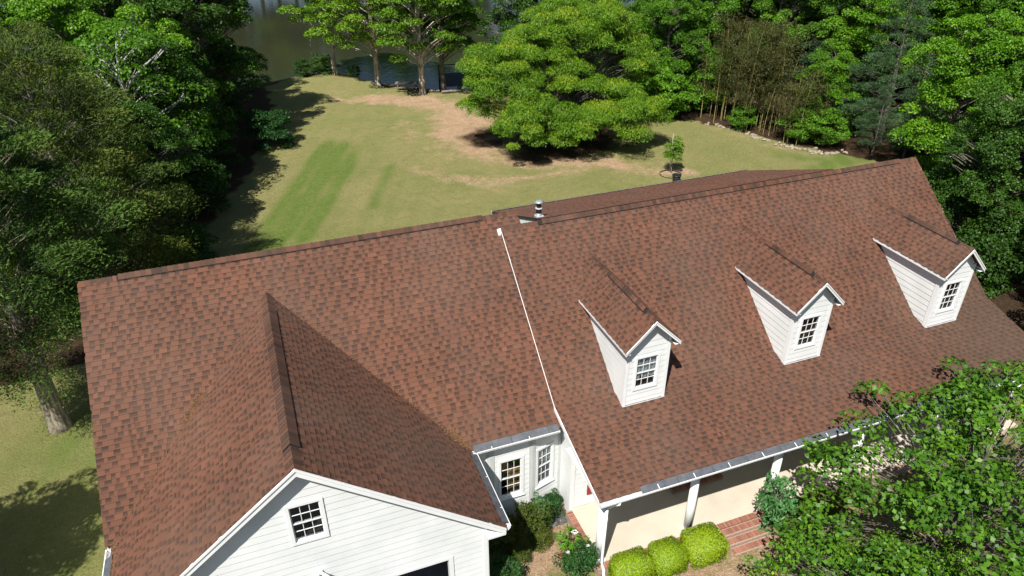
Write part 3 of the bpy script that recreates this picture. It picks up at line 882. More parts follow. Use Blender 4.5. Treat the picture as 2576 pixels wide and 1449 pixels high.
# garage gable rakes: fascia + frieze
for sg in (1, -1):
    rk = MB()
    board((WX, WFY - 0.004, WZ), (WX + sg * WH, WFY - 0.004, LEZ), 0.235, (0, -1, 0), 0.03, 0.0, rk)
    board((WX, WFY - 0.036, WZ), (WX + sg * WH, WFY - 0.036, LEZ), 0.07, (0, -1, 0), 0.025, -0.002, rk)
    rk.build('rake_board', M['trim'], gable_roof)
# eave fascias
fas.box(0.0, RL, EY + 0.0, EY + 0.03, EZ - 0.21, EZ - 0.035)
fas.box(WX + WH + 0.02, -0.06, LEY, LEY + 0.03, LEZ - 0.21, LEZ - 0.035)
fas.box(WX + WH - 0.03, WX + WH, WFY + 0.02, LEY - 0.02, LEZ - 0.21, LEZ - 0.035)
fas.box(WX - WH, WX - WH + 0.03, WFY + 0.02, LEY - 0.02, LEZ - 0.21, LEZ - 0.035)
# soffits
fas.box(WX + WH - 0.47, WX + WH - 0.035, WFY + 0.27, LEY + 0.6, LEZ - 0.215, LEZ - 0.195)
fas.box(-2.92, -0.06, LEY + 0.035, LEY + 0.65, LEZ - 0.215, LEZ - 0.195)
fas.build('fascia', M['trim'], house)
# boxed cornice returns at the foot of the garage gable
for sg in (1, -1):
    cr = MB()
    x1 = WX + sg * WH; x0 = WX + sg * (WH - 0.50)
    a, b = min(x0, x1), max(x0, x1)
    cr.box(a, b, WFY - 0.002, WFY + 0.262, LEZ - 0.30, LEZ - 0.222)
    cr.build('cornice_return', M['trim'], gable_roof)

# --- walls
WALL_Y = -5.65
wall_f = MB(); wall_f.box(0.30, RL - 0.35, WALL_Y, WALL_Y + 0.12, -0.6, 3.25)
porch_wall = wall_f.build('porch_wall', M['white'], house)
w = MB(); w.box(0.30, 0.42, WALL_Y + 0.122, -4.2, -0.6, 3.1)
side_wall = w.build('side_wall', M['white'], house)
gw_y = WFY + 0.262
GF = frame((WX, gw_y, 0), (1, 0, 0), (0, 0, 1))            # n = -Y
GX0, GX1 = -(4.43), 4.43
GAR = (-10.9 - WX, -4.49 - WX, -0.6, 2.37)
gable_poly = [(GX0, -0.3), (GX1, -0.3), (GX1, zW(WX + GX1) - 0.11), (0, WZ - 0.11), (GX0, zW(WX + GX0) - 0.11)]
GWIN = (-0.415, 0.455, 4.53, 5.85)
gw = MB()
def wall_with_holes(mb, fr, poly, holes, th=0.1):
    """wall backing behind the boards, cut round the openings"""
    us = sorted({min(p[0] for p in poly), max(p[0] for p in poly)} | {h[0] for h in holes} | {h[1] for h in holes})
    for a, b in zip(us[:-1], us[1:]):
        strip = clip(clip(poly, 0, a, False), 0, b, True)
        hs = sorted([h for h in holes if h[0] <= a + 1e-6 and h[1] >= b - 1e-6], key=lambda h: h[2])
        rest = strip
        parts = []
        for h in hs:
            lo = clip(rest, 1, h[2], True)
            if len(lo) >= 3: parts.append(lo)
            rest = clip(rest, 1, h[3], False)
        if len(rest) >= 3: parts.append(rest)
        for p in parts:
            if parea(p) > 1e-4:
                mb.prism([fr[0] + fr[1] * q[0] + fr[2] * q[1] - fr[3] * th for q in p], fr[3] * (th - 0.002))
wall_with_holes(gw, GF, gable_poly, [GWIN, GAR], 0.12)
gable_wall = gw.build('gable_wall', M['white'], house)
siding(GF, [(GX0 + 0.1, -0.3), (GX1 - 0.1, -0.3), (GX1 - 0.1, zW(WX + GX1 - 0.1) - 0.11), (0, WZ - 0.11), (GX0 + 0.1, zW(WX + GX0 + 0.1) - 0.11)], gable_wall, [(GWIN[0], GWIN[1], GWIN[2], GWIN[3]), (GAR[0], GAR[1], -1, GAR[3])] )
for x in (GX0, GX1 - 0.11):
    c = MB(); c.obox(GF, x, x + 0.11, -0.3, zW(WX + (GX1 if x > 0 else GX0)) - 0.2, 0.0, 0.034)
    c.build('corner_board', M['trim'], gable_wall)
c = MB(); c.box(WX + GX1 - 0.12, WX + GX1, gw_y + 0.1, -4.5, -0.5, LEZ - 0.2); c.box(WX + GX1 + 0.002, WX + GX1 + 0.03, gw_y - 0.03, gw_y + 0.10, -0.3, LEZ - 0.22)
c.build('garage_side_wall', M['white'], house)
c = MB(); c.box(WX + GX0, WX + GX0 + 0.12, gw_y + 0.1, -4.5, -0.5, LEZ - 0.2)
c.build('garage_side_wall', M['white'], house)
c = MB(); c.box(LX + 0.28, LX + 0.40, -5.0, 5.0, -0.5, LEZ - 0.05)
c.build('end_wall', M['white'], house)
# gable end triangles of the left and right ends, rear walls
c = MB()
c.prism([(LX + 0.28, -5.0, LEZ - 0.04), (LX + 0.28, 5.0, LEZ - 0.04), (LX + 0.28, LRY, LRZ - 0.45)], (0.12, 0, 0))
c.prism([(RL - 0.35, -5.5, -0.5), (RL - 0.35, 5.0, -0.5), (RL - 0.35, 5.0, zR(-5.0) - 0.2), (RL - 0.35, 0, RIDGE_Z - 0.3), (RL - 0.35, KY, KZ - 0.3), (RL - 0.35, -5.5, 3.2)], (0.12, 0, 0))
c.prism([(LXR + 0.0, -0.8, 6.6), (LXR + 0.0, LRY, LRZ - 0.14), (LXR + 0.0, 1.6, 6.9)], (0.02, 0, 0))
c.build('end_gable', M['white'], house)
c = MB(); c.box(LX + 0.3, RL - 0.3, 4.9, 5.02, -0.6, LEZ - 0.02); c.box(SHX + 0.02, 14.0, 4.905, 5.015, LEZ, 5.75)
c.build('rear_wall', M['white'], house)
# cheek of the shed dormer with its small dark vent
ck = MB()
xc = SHX + 0.04
ck.prism([(xc, 0.12, SHZ - 0.09), (xc, 5.0, SHZ - SHS * 5.0 - 0.04), (xc, 5.0, RIDGE_Z - sR * 5.0)], (0.06, 0, 0))
cheek = ck.build('shed_cheek', M['white'], house)
ck = MB(); ck.prism([(xc - 0.012, 0.95, SHZ - SHS * 0.95 - 0.21), (xc - 0.012, 1.75, SHZ - SHS * 1.75 - 0.28), (xc - 0.012, 1.75, SHZ - SHS * 1.75 - 0.62), (xc - 0.012, 1.15, SHZ - SHS * 1.15 - 0.40)], (0.011, 0, 0))
ck.build('cheek_vent', M['dark'], cheek)
ck = MB(); board((SHX - 0.004, 0.10, SHZ - 0.04), (SHX - 0.004, SHY, SHZ - SHS * SHY), 0.05, (-1, 0, 0), 0.02, 0.0, ck)
ck.build('shed_rake', M['plastic_black'], shed_roof)

# porch wall siding beside the corner, corner board, shutter
PF = frame((0.30, WALL_Y, 0), (1, 0, 0), (0, 0, 1))
siding(PF, [(0.14, -0.15), (3.2, -0.15), (3.2, 3.1), (0.14, 3.1)], porch_wall)
c = MB(); c.obox(PF, -0.03, 0.13, -0.5, 3.1, 0.0, 0.034); c.build('corner_board', M['trim'], porch_wall)
c = MB()
c.obox(PF, 0.60, 1.02, 0.32, 1.15, 0.026, 0.06)
c.obox(PF, 0.655, 0.965, 0.38, 0.70, 0.06, 0.068); c.obox(PF, 0.655, 0.965, 0.76, 1.09, 0.06, 0.068)
c.build('shutter', M['red'], house)
SF = frame((0.30, -4.3, 0), (0, -1, 0), (0, 0, 1))          # faces -X
c = MB(); c.obox(SF, 1.18, 1.346, -0.5, 3.0, 0.0, 0.03); c.build('corner_board', M['trim'], side_wall)

def window(fr, u0, u1, v0, v1, cols=3, rows=2, casing=0.085, curtain=None, deep=0.9, sill=True, furniture=False):
    """double-hung window: casing (frame), two sashes with muntins, every pane a piece"""
    fm = MB()
    cw = casing
    fm.obox(fr, u0, u0 + cw, v0, v1, -0.10, 0.042); fm.obox(fr, u1 - cw, u1, v0, v1, -0.10, 0.042)
    fm.obox(fr, u0 + cw, u1 - cw, v1 - cw, v1, -0.10, 0.040); fm.obox(fr, u0 + cw, u1 - cw, v0, v0 + cw * 0.8, -0.10, 0.040)
    if sill:
        fm.obox(fr, u0 - 0.02, u1 + 0.02, v0 - 0.03, v0 + 0.002, 0.0, 0.075)
    win = fm.build('window', M['trim'], house)
    a0, a1, b0, b1 = u0 + cw, u1 - cw, v0 + cw * 0.8, v1 - cw
    mid = (b0 + b1) / 2
    for k, (c0, c1, nn) in enumerate(((mid - 0.02, b1, 0.0), (b0, mid + 0.018, -0.028))):
        sm = MB()
        st = 0.026
        d0, d1 = nn - 0.028, nn
        sm.obox(fr, a0 + 0.001, a0 + st, c0, c1, d0, d1); sm.obox(fr, a1 - st, a1 - 0.001, c0, c1, d0, d1)
        sm.obox(fr, a0 + st, a1 - st, c1 - st, c1 - 0.001, d0, d1); sm.obox(fr, a0 + st, a1 - st, c0 + 0.001, c0 + st * 1.15, d0, d1)
        p0, p1, q0, q1 = a0 + st, a1 - st, c0 + st * 1.15, c1 - st
        pw = (p1 - p0) / cols; ph = (q1 - q0) / rows; mt = 0.0075
        for i in range(1, cols):
            sm.obox(fr, p0 + i * pw - mt, p0 + i * pw + mt, q0, q1, d0 + 0.006, d1 - 0.004)
        for j in range(1, rows):
            for i in range(cols):
                sm.obox(fr, p0 + i * pw + mt, p0 + (i + 1) * pw - mt, q0 + j * ph - mt, q0 + j * ph + mt, d0 + 0.006, d1 - 0.004)
        sm.build('sash', M['trim'], win)
        for i in range(cols):
            for j in range(rows):
                g = MB()
                x0 = p0 + i * pw + (mt if i else 0); x1 = p0 + (i + 1) * pw - (mt if i < cols - 1 else 0)
                y0 = q0 + j * ph + (mt if j else 0); y1 = q0 + (j + 1) * ph - (mt if j < rows - 1 else 0)
                P = lambda u, v: fr[0] + fr[1] * u + fr[2] * v + fr[3] * (d0 + 0.012)
                g.poly([P(x0, y0), P(x1, y0), P(x1, y1), P(x0, y1)])
                g.build('pane', M['glass'], win)
    rm = MB()
    P = lambda u, v, n: fr[0] + fr[1] * u + fr[2] * v + fr[3] * n
    A = [P(u0 + 0.02, v0 + 0.01, -0.105), P(u1 - 0.02, v0 + 0.01, -0.105), P(u1 - 0.02, v1 - 0.01, -0.105), P(u0 + 0.02, v1 - 0.01, -0.105)]
    B = [P(u0 - 0.1, v0 - 0.1, -deep), P(u1 + 0.1, v0 - 0.1, -deep), P(u1 + 0.1, v1 + 0.1, -deep), P(u0 - 0.1, v1 + 0.1, -deep)]
    for i in range(4):
        j = (i + 1) % 4
        rm.poly([A[i], A[j], B[j], B[i]])
    rm.poly(B)
    rm.build('room_recess', M['interior'], win)
    if curtain:
        cm = MB()
        nseg = 26
        top, bot = v1 - 0.06, v0 + (v1 - v0) * curtain
        for i in range(nseg):
            f0, f1 = i / nseg, (i + 1) / nseg
            x0 = a0 + 0.01 + (a1 - a0 - 0.02) * f0; x1 = a0 + 0.01 + (a1 - a0 - 0.02) * f1
            z = lambda f: -0.085 + 0.02 * math.sin(f * 34)
            s0 = 0.05 * math.cos(f0 * 18); s1 = 0.05 * math.cos(f1 * 18)
            cm.poly([P(x0, bot + s0, z(f0)), P(x1, bot + s1, z(f1)), P(x1, top, z(f1)), P(x0, top, z(f0))], smooth=False)
        cm.build('curtain', M['curtain'], win)
    if furniture:
        cm = MB()
        cm.obox(fr, u0 + 0.44, u1 - 0.02, v0 + 0.05, v0 + 0.85, -0.72, -0.25)
        cm.build('cabinet', M['tan'], win)
    return win
gwin = window(GF, *GWIN, sill=False)

# --- garage opening: jamb trim, dark garage with floor
c = MB()
c.obox(GF, GAR[1], GAR[1] + 0.13, -0.6, GAR[3] + 0.10, 0.0, 0.036); c.obox(GF, GAR[0] - 0.13, GAR[0], -0.6, GAR[3] + 0.10, 0.0, 0.036)
c.obox(GF, GAR[0] + 0.001, GAR[1] - 0.001, GAR[3], GAR[3] + 0.10, 0.0, 0.036)
c.build('garage_door_trim', M['trim'], gable_wall)
c = MB()
x0, x1 = WX + GX0 + 0.14, WX + GX1 - 0.14
c.poly([(x0, -0.5, -0.3), (x1, -0.5, -0.3), (x1, -0.5, 2.9), (x0, -0.5, 2.9)]); c.poly([(x0, gw_y + 0.13, 2.9), (x1, gw_y + 0.13, 2.9), (x1, -0.5, 2.9), (x0, -0.5, 2.9)])
c.poly([(x0, gw_y + 0.13, -0.3), (x0, -0.5, -0.3), (x0, -0.5, 2.9), (x0, gw_y + 0.13, 2.9)]); c.poly([(x1, gw_y + 0.13, -0.3), (x1, -0.5, -0.3), (x1, -0.5, 2.9), (x1, gw_y + 0.13, 2.9)])
c.build('garage_interior', M['interior'], house)
c = MB(); c.box(x0, x1, gw_y + 0.0, -0.52, -0.42, -0.22); c.build('garage_floor', M['soil'], house)

# --- bay under the left eave
BY = -5.12
BF = frame((-0.72, BY, 0), (1, 0, 0), (0, 0, 1))
def bay_face(p, q, wins, boards=True):
    p, q = Vector(p), Vector(q)
    L = (q - p).length
    fr = frame(p, q - p, (0, 0, 1))
    mb = MB(); wall_with_holes(mb, fr, [(0, -0.6), (L, -0.6), (L, 3.06), (0, 3.06)], [w_[:4] for w_ in wins], 0.08)
    o = mb.build('bay_wall', M['white'], house)
    siding(fr, [(0.1, -0.5), (L - 0.1, -0.5), (L - 0.1, 3.05), (0.1, 3.05)], o, wins)
    for a, b in ((-0.02, 0.10), (L - 0.10, L + 0.02)):
        c = MB(); c.obox(fr, a, b, -0.55, 3.05, 0.0, 0.034); c.build('corner_board', M['post'], o)
    return fr, L
f1, L1 = bay_face((-2.24, BY, 0), (-0.86, BY, 0), [(0.235, 1.095, 0.62, 2.32)])
window(f1, 0.235, 1.095, 0.62, 2.32, furniture=True)
f2, L2 = bay_face((-0.84, BY - 0.0, 0), (0.28, -4.80, 0), [(0.125, 0.87, 0.64, 2.33)])
window(f2, 0.125, 0.87, 0.64, 2.33, curtain=0.55)
f3, L3 = bay_face((-3.38, -4.80, 0), (-2.27, BY, 0), [])

# --- gutters
def gutter(a, b, out, size=0.115, guard=(0, 1), seam=1.22, slope=0.3):
    """K-style trough from a to b (top back edge), opening up, mesh guard panels laid in it"""
    a, b, out = Vector(a), Vector(b), Vector(out)
    L = (b - a).length; d = (b - a) / L
    up = Vector((0, 0, 1))
    prof = [(0, -0.012), (0, -size), (size * 0.55, -size), (size * 0.98, -size * 0.45), (size * 0.98, -0.012), (size * 1.10, -0.012), (size * 1.10, 0.006), (size * 0.90, 0.006), (size * 0.90, -size * 0.42), (size * 0.52, -size + 0.014), (0.012, -size + 0.014), (0.012, -0.012)]
    mb = MB()
    A = [a + out * x + up * z for x, z in prof]; B = [p + d * L for p in A]
    n = len(prof)
    for i in range(n):
        j = (i + 1) % n
        mb.poly([A[i], B[i], B[j], A[j]])
    for e in (0.0, L - 0.012):
        q = [a + d * e + out * x + up * z for x, z in ((0, -size), (size * 0.55, -size), (size * 0.98, -size * 0.45), (size * 1.0, 0.0), (0, 0.0))]
        mb.prism(q, d * 0.012)
    g = mb.build('gutter', M['gutter'], house)
    s = guard[0] * L
    while s < guard[1] * L - 0.05:
        e = min(s + seam, guard[1] * L)
        gm = MB()
        gb = up * (0.045 + 0.06 * slope + 0.034)
        p = [a + d * (s + 0.006) + out * -0.06 + gb, a + d * (e - 0.006) + out * -0.06 + gb, a + d * (e - 0.006) + out * (size * 0.93) + up * 0.012, a + d * (s + 0.006) + out * (size * 0.93) + up * 0.012]
        gm.hexa(p + [x + up * 0.006 for x in p])
        gm.build('gutter_guard', M['guard'], g)
        cm = MB()
        hx = s + 0.45 * seam
        if hx < L - 0.1:
            q = [a + d * hx + up * 0.075 + out * 0.0, a + d * (hx + 0.022) + up * 0.075 + out * 0.0, a + d * (hx + 0.022) + out * size + up * 0.022, a + d * hx + out * size + up * 0.022]
            cm.hexa(q + [x + up * 0.005 for x in q])
            cm.build('gutter_hanger', M['gutter'], g)
        s = e
    return g
gutter((0.0, EY - 0.002, EZ - 0.045), (RL, EY - 0.002, EZ - 0.045), (0, -1, 0), 0.15, (0.072, 1))
gutter((WX + WH + 0.0, LEY - 0.002, LEZ - 0.045), (-0.05, LEY - 0.002, LEZ - 0.045), (0, -1, 0), 0.15, (0.03, 1), slope=0.82)
gutter((WX + WH + 0.002, WFY + 0.03, LEZ - 0.045), (WX + WH + 0.002, LEY - 0.14, LEZ - 0.045), (1, 0, 0), 0.15, (0.03, 0.97), slope=0.8)
gutter((WX - WH - 0.002, LEY - 0.1, LEZ - 0.045), (WX - WH - 0.002, WFY + 0.03, LEZ - 0.045), (-1, 0, 0), 0.15, (0.12, 0.97), slope=0.8)
gutter((14.12, SHY + 0.004, SHZ - SHS * SHY - 0.02), (SHX, SHY + 0.004, SHZ - SHS * SHY - 0.02), (0, 1, 0), 0.11, (0.0, 1))

# --- dormers
for dx in DORM_X:
    zb = zR(DY)
    dm = MB()
    hw = DW / 2
    zt = DEZ - 0.10
    yb = (zt - RIDGE_Z) / sR
    # front wall with an opening, cheeks
    DF = frame((dx, DY, 0), (1, 0, 0), (0, 0, 1))
    HW = 0.435; WB, WT = zb + 0.53, zb + 1.83
    fpoly = [(-hw, zb - 0.12), (hw, zb - 0.12), (hw, DAZ - sD * hw - 0.10), (0, DAZ - 0.10), (-hw, DAZ - sD * hw - 0.10)]
    wall_with_holes(dm, DF, fpoly, [(-HW + 0.0, HW, WB, WT)], 0.10)
    zc = DAZ - sD * hw - 0.10
    yc = (zc - RIDGE_Z) / sR
    for sg in (-1, 1):
        xx = dx + sg * hw
        dm.prism([(xx, DY + 0.102, zb - 0.12), (xx, KY, KZ - 0.1), (xx, yc + 0.3, zc), (xx, DY + 0.102, zc)], (-sg * 0.1, 0, 0))
    dormer = dm.build('dormer', M['white'], house)
    siding(DF, [(-hw + 0.09, zb - 0.02), (hw - 0.09, zb - 0.02), (hw - 0.09, DAZ - sD * (hw - 0.09) - 0.10), (0, DAZ - 0.10), (-hw + 0.09, DAZ - sD * (hw - 0.09) - 0.10)], dormer, [(-HW, HW, WB, WT)], v_start=zb - 0.05)
    for sg in (-1, 1):
        if sg < 0:
            CF = frame((dx - hw, 0, 0), (0, -1, 0), (0, 0, 1))
        else:
            CF = frame((dx + hw, 0, 0), (0, 1, 0), (0, 0, 1))
        # cheek triangle between front wall, eave and roof slope (u measured along -+Y)
        k = -sg
        tri = [(k * -(DY + 0.08), zR(DY + 0.08) - 0.02), (k * -(DY + 0.08), zc), (k * -yc, zc)]
        tri = [(-q[0] if sg > 0 else q[0], q[1]) for q in tri] if False else [((DY + 0.08) * -1 if sg < 0 else (DY + 0.08), zR(DY + 0.08) - 0.03), ((DY + 0.08) * -1 if sg < 0 else (DY + 0.08), zc), (-yc if sg < 0 else yc, zc), (-KY if sg < 0 else KY, KZ - 0.01)]
        # small triangle below the kink
        siding(CF, tri, dormer, v_start=zb - 0.05)
        low = [((DY + 0.08) * -1 if sg < 0 else (DY + 0.08), zb - 0.02), ((DY + 0.08) * -1 if sg < 0 else (DY + 0.08), zR(DY + 0.08) + 0.01), (-KY if sg < 0 else KY, KZ)]
        for a0, a1, frx in ((-hw - 0.034 if sg < 0 else hw - 0.075, -hw + 0.075 if sg < 0 else hw + 0.034, DF),):
            c = MB(); c.obox(DF, a0, a1, zb - 0.03, DAZ - sD * hw - 0.11, 0.0, 0.034)
            c.obox(CF, (-DY - 0.115) if sg < 0 else DY + 0.001, (-DY - 0.001) if sg < 0 else DY + 0.115, zb - 0.03, zc, 0.0, 0.032)
            c.build('corner_board', M['trim'], dormer)
    # flashing along the foot
    c = MB(); c.box(dx - hw - 0.03, dx + hw + 0.03, DY - 0.075, DY - 0.036, zR(DY - 0.1) + 0.012, zR(DY - 0.05) + 0.024)
    c.build('flashing', M['flash'], dormer)
    # roof
    yf = DY - DOH
    y_ap = (DAZ - RIDGE_Z) / sR + 0.05; y_ev = (DEZ - RIDGE_Z) / sR + 0.05
    rf = MB()
    for sg in (-1, 1):
        pl = [(dx, yf, DAZ), (dx + sg * DEW, yf, DEZ), (dx + sg * DEW, y_ev, DEZ), (dx, y_ap, DAZ)]
        rf.prism(pl if sg > 0 else pl[::-1], (0, 0, -0.075))
    dr = rf.build('dormer_roof', M['shingle'], house)
    dl = math.hypot(DEW, DAZ - DEZ)
    fl = frame((dx - DEW - 0.012, yf, DEZ - 0.012 * sD + 0.004), (0, -1, 0), (DEW, 0, DAZ - DEZ))
    o_ = fl[0]
    fl = (Vector((o_.x, 0, o_.z)), fl[1], fl[2], fl[3])
    shingle_rows(fl, 9, dl - 0.01, rng, lambda P: True, dr, lambda v: (-((DEZ + v / dl * (DAZ - DEZ)) - RIDGE_Z) / sR - 0.16, -yf + 0.025))
    fr2 = frame((dx + DEW + 0.012, 0, DEZ - 0.012 * sD + 0.004), (0, 1, 0), (-DEW, 0, DAZ - DEZ))
    shingle_rows(fr2, 9, dl - 0.01, rng, lambda P: True, dr, lambda v: (yf - 0.025, ((DEZ + v / dl * (DAZ - DEZ)) - RIDGE_Z) / sR + 0.16))
    ridge_caps((dx, yf - 0.03, DAZ), (dx, y_ap, DAZ), ((1, 0, -sD), (-1, 0, -sD)), dr, rng, w=0.13, exposure=0.17, vent=(0.55, 3.0))
    for sg in (-1, 1):
        rk = MB()
        board((dx, yf - 0.003, DAZ), (dx + sg * DEW, yf - 0.003, DEZ), 0.135, (0, -1, 0), 0.028, 0.0, rk)
        board((dx, yf - 0.032, DAZ), (dx + sg * DEW, yf - 0.032, DEZ), 0.045, (0, -1, 0), 0.02, -0.002, rk)
        rk.build('rake_board', M['trim'], dr)
        rk = MB()
        xa, xb = sorted((dx + sg * (DEW + 0.001), dx + sg * (DEW - 0.022)))
        rk.box(xa, xb, yf + 0.002, y_ev - 0.15, DEZ - 0.13, DEZ - 0.012)
        xa, xb = sorted((dx + sg * (DEW - 0.024), dx + sg * (hw + 0.03)))
        rk.box(xa, xb, yf + 0.004, y_ev - 0.25, DEZ - 0.128, DEZ - 0.115)
        rk.build('eave_board', M['trim'], dr)
    window(DF, -HW, HW, WB, WT, curtain=(0.30 if dx < 5 else None), deep=0.7, sill=False, casing=0.075)

# --- flue
fb = MB()
FX, FY_ = 1.63, 0.58
zf = 7.52
fb.lathe((FX, FY_, zf), [(0.14, -0.1), (0.13, 0.03), (0.095, 0.06), (0.092, 0.42)], 18)
flue = fb.build('flue', M['galv'], house)
fb = MB(); fb.lathe((FX, FY_, zf), [(0.098, 0.24), (0.098, 0.40)], 18); fb.lathe((FX, FY_, zf), [(0.085, 0.452), (0.085, 0.64)], 18); fb.build('flue_pipe', M['black_metal'], flue)
fb = MB(); fb.lathe((FX, FY_, zf), [(0.10, 0.40), (0.135, 0.405), (0.13, 0.43), (0.10, 0.45)], 18); fb.build('storm_collar', M['flash'], flue)
fb = MB(); fb.lathe((FX, FY_, zf), [(0.165, 0.645), (0.17, 0.65), (0.09, 0.69), (0.012, 0.715)], 18); fb.build('flue_cap', M['galv'], flue)
fb = MB(); fb.box(FX - 0.13, FX + 0.15, FY_ - 0.16, FY_ + 0.12, 7.52, 7.66); fb.build('flue_flashing', M['flash'], flue)

# --- floodlight on the gable
fl_ = empty('floodlight', (-7.75, gw_y - 0.03, 3.32)); fl_.parent = house
for nm, mt, pts, rr in (('lamp_base', 'trim', [(0, 0.03, 0.06), (0, -0.05, 0.06)], [0.075, 0.07]),
                        ('lamp_head', 'trim', [(-0.05, -0.06, 0.05), (-0.16, -0.20, -0.02)], [0.035, 0.085]),
                        ('lamp_head', 'trim', [(0.05, -0.06, 0.05), (0.16, -0.20, -0.02)], [0.035, 0.085])):
    b_ = MB(); b_.tube(pts, rr, 12); b_.build(nm, M[mt], fl_)
for sx in (-1, 1):
    b_ = MB(); b_.tube([(sx * 0.161, -0.201, -0.021), (sx * 0.168, -0.211, -0.025)], [0.078, 0.078], 12); b_.build('lamp_lens', M['black_metal'], fl_)

# --- porch floor, brick edging, columns, steps
pf = MB(); pf.box(0.36, RL - 0.25, -7.95, WALL_Y - 0.01, -0.5, -0.17)
porch = pf.build('porch_floor', M['concrete'], house)
mo = MB(); mo.box(0.14, 0.358, -8.15, -5.72, -0.5, -0.182); mo.box(0.36, RL - 0.25, -8.15, -7.952, -0.5, -0.182)
mo.build('brick_bed', M['mortar'], porch)
bm_ = MB(); bm_.hexa([(-0.105, -0.030, -0.06), (0.105, -0.030, -0.06), (0.105, 0.030, -0.06), (-0.105, 0.030, -0.06), (-0.10, -0.028, 0.006), (0.10, -0.028, 0.006), (0.10, 0.028, 0.006), (-0.10, 0.028, 0.006)])
brick_me = bm_.mesh('brick', M['brick'])
def lay_brick(x, y, z, rz, parent):
    o = bpy.data.objects.new('brick', brick_me)
    o.location = (x, y, z); o.rotation_euler = (rng.uniform(-.01, .01), rng.uniform(-.01, .01), rz + rng.uniform(-.02, .02))
    return link(o, parent)
y = -8.10
while y < -5.76:
    lay_brick(0.249, y, -0.172 + rng.uniform(-.003, .003), 0, porch); y += 0.074
x = 0.40
while x < 7.9:
    if not 4.5 < x < 6.05:
        lay_brick(x, -8.05, -0.172 + rng.uniform(-.003, .003), math.pi / 2, porch)
    x += 0.074
steps = MB()
for k in range(3):
    steps.box(4.52, 6.05, -8.14 - 0.30 * (k + 1) + (0.0 if k else 0), -8.152 - 0.30 * k + 0.0, -0.6, -0.20 - 0.1 * k - 0.02)
steps.box(4.52, 6.05, -8.15, -7.953, -0.5, -0.183)
brick_steps = steps.build('brick_steps', M['mortar'], house)
for k in range(4):
    x = 4.56
    while x < 6.03:
        if k == 0: lay_brick(x, -8.05, -0.172, math.pi / 2, brick_steps)
        else: lay_brick(x, -8.29 - 0.30 * (k - 1), -0.21 - 0.1 * (k - 1), math.pi / 2, brick_steps)
        x += 0.074
ds = MB(); ds.box(3.88, 5.88, -6.32, WALL_Y - 0.03, -0.168, -0.045)
door_step = ds.build('door_step', M['mortar'], house)
x = 3.92
while x < 5.86:
    lay_brick(x, -6.225, -0.035, math.pi / 2, door_step); lay_brick(x, -6.01, -0.035, math.pi / 2, door_step); lay_brick(x, -5.795, -0.035, math.pi / 2, door_step); x += 0.074
for i, cx in enumerate((0.33, 3.50, 6.62, 10.0, 13.42, 17.15)):
    cb = MB()
    cb.lathe((cx, -7.79, 0), [(0.138, -0.02), (0.138, 0.9), (0.122, EZ - 0.40)], 22)
    col = cb.build('porch_column', M['trim'], house)
    b_ = MB(); b_.box(cx - 0.17, cx + 0.17, -7.96, -7.62, -0.168, -0.09); b_.lathe((cx, -7.79, 0), [(0.165, -0.09), (0.165, -0.045), (0.139, -0.02)], 22); b_.build('column_base', M['trim'], col)
    b_ = MB(); b_.lathe((cx, -7.79, 0), [(0.122, EZ - 0.40), (0.155, EZ - 0.36), (0.155, EZ - 0.31)], 22); b_.box(cx - 0.17, cx + 0.17, -7.96, -7.62, EZ - 0.31, EZ - 0.25); b_.build('column_capital', M['trim'], col)
bm2 = MB(); bm2.box(0.05, RL - 0.05, -7.93, -7.65, EZ - 0.248, EZ - 0.03); bm2.box(0.05, RL - 0.05, EY + 0.035, -7.94, EZ - 0.215, EZ - 0.19)
bm2.box(0.05, RL - 0.3, -7.64, WALL_Y - 0.03, EZ - 0.18, EZ - 0.15)
bm2.build('porch_beam', M['trim'], house)
dp = MB()
ex = EY - 0.08
dp.tube([(0.62, ex, EZ - 0.15), (0.62, ex, EZ - 0.25), (0.52, ex + 0.12, EZ - 0.36), (0.34, -8.0, EZ - 0.52)], [0.045] * 4, 10)
dp.tube([(0.34, -8.0, EZ - 0.52), (0.33, -7.99, 0.2), (0.32, -8.0, -0.12), (0.31, -8.19, -0.22), (0.305, -8.21, -0.42), (0.32, -8.42, -0.50)], [0.045, 0.045, 0.045, 0.05, 0.05, 0.052], 10)
dp.build('downspout', M['trim'], house)

# ------------------------------------------------------------------ shingles: the 300 that show largest singly, the rest of each roof joined
order = sorted(range(len(ALL_SH)), key=lambda i: -ALL_SH[i][4])
single = set(order[:296])
rest = {}
for i, (roof, vs, fs, ts, size) in enumerate(ALL_SH):
    if i in single:
        mb = MB(); mb.v = [tuple(p) for p in vs]; mb.f = fs; mb.t = ts; mb.sm = [False] * len(fs)
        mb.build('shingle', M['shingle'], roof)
    else:
        mb = rest.setdefault(roof.name, (roof, MB()))[1]
        b0 = len(mb.v)
        mb.v.extend(tuple(p) for p in vs)
        mb.f.extend(tuple(b0 + k for k in f) for f in fs); mb.t.extend(ts); mb.sm.extend([False] * len(fs))
for roof, mb in rest.values():
    o = mb.build('shingles', M['shingle'], roof); o['kind'] = 'stuff'

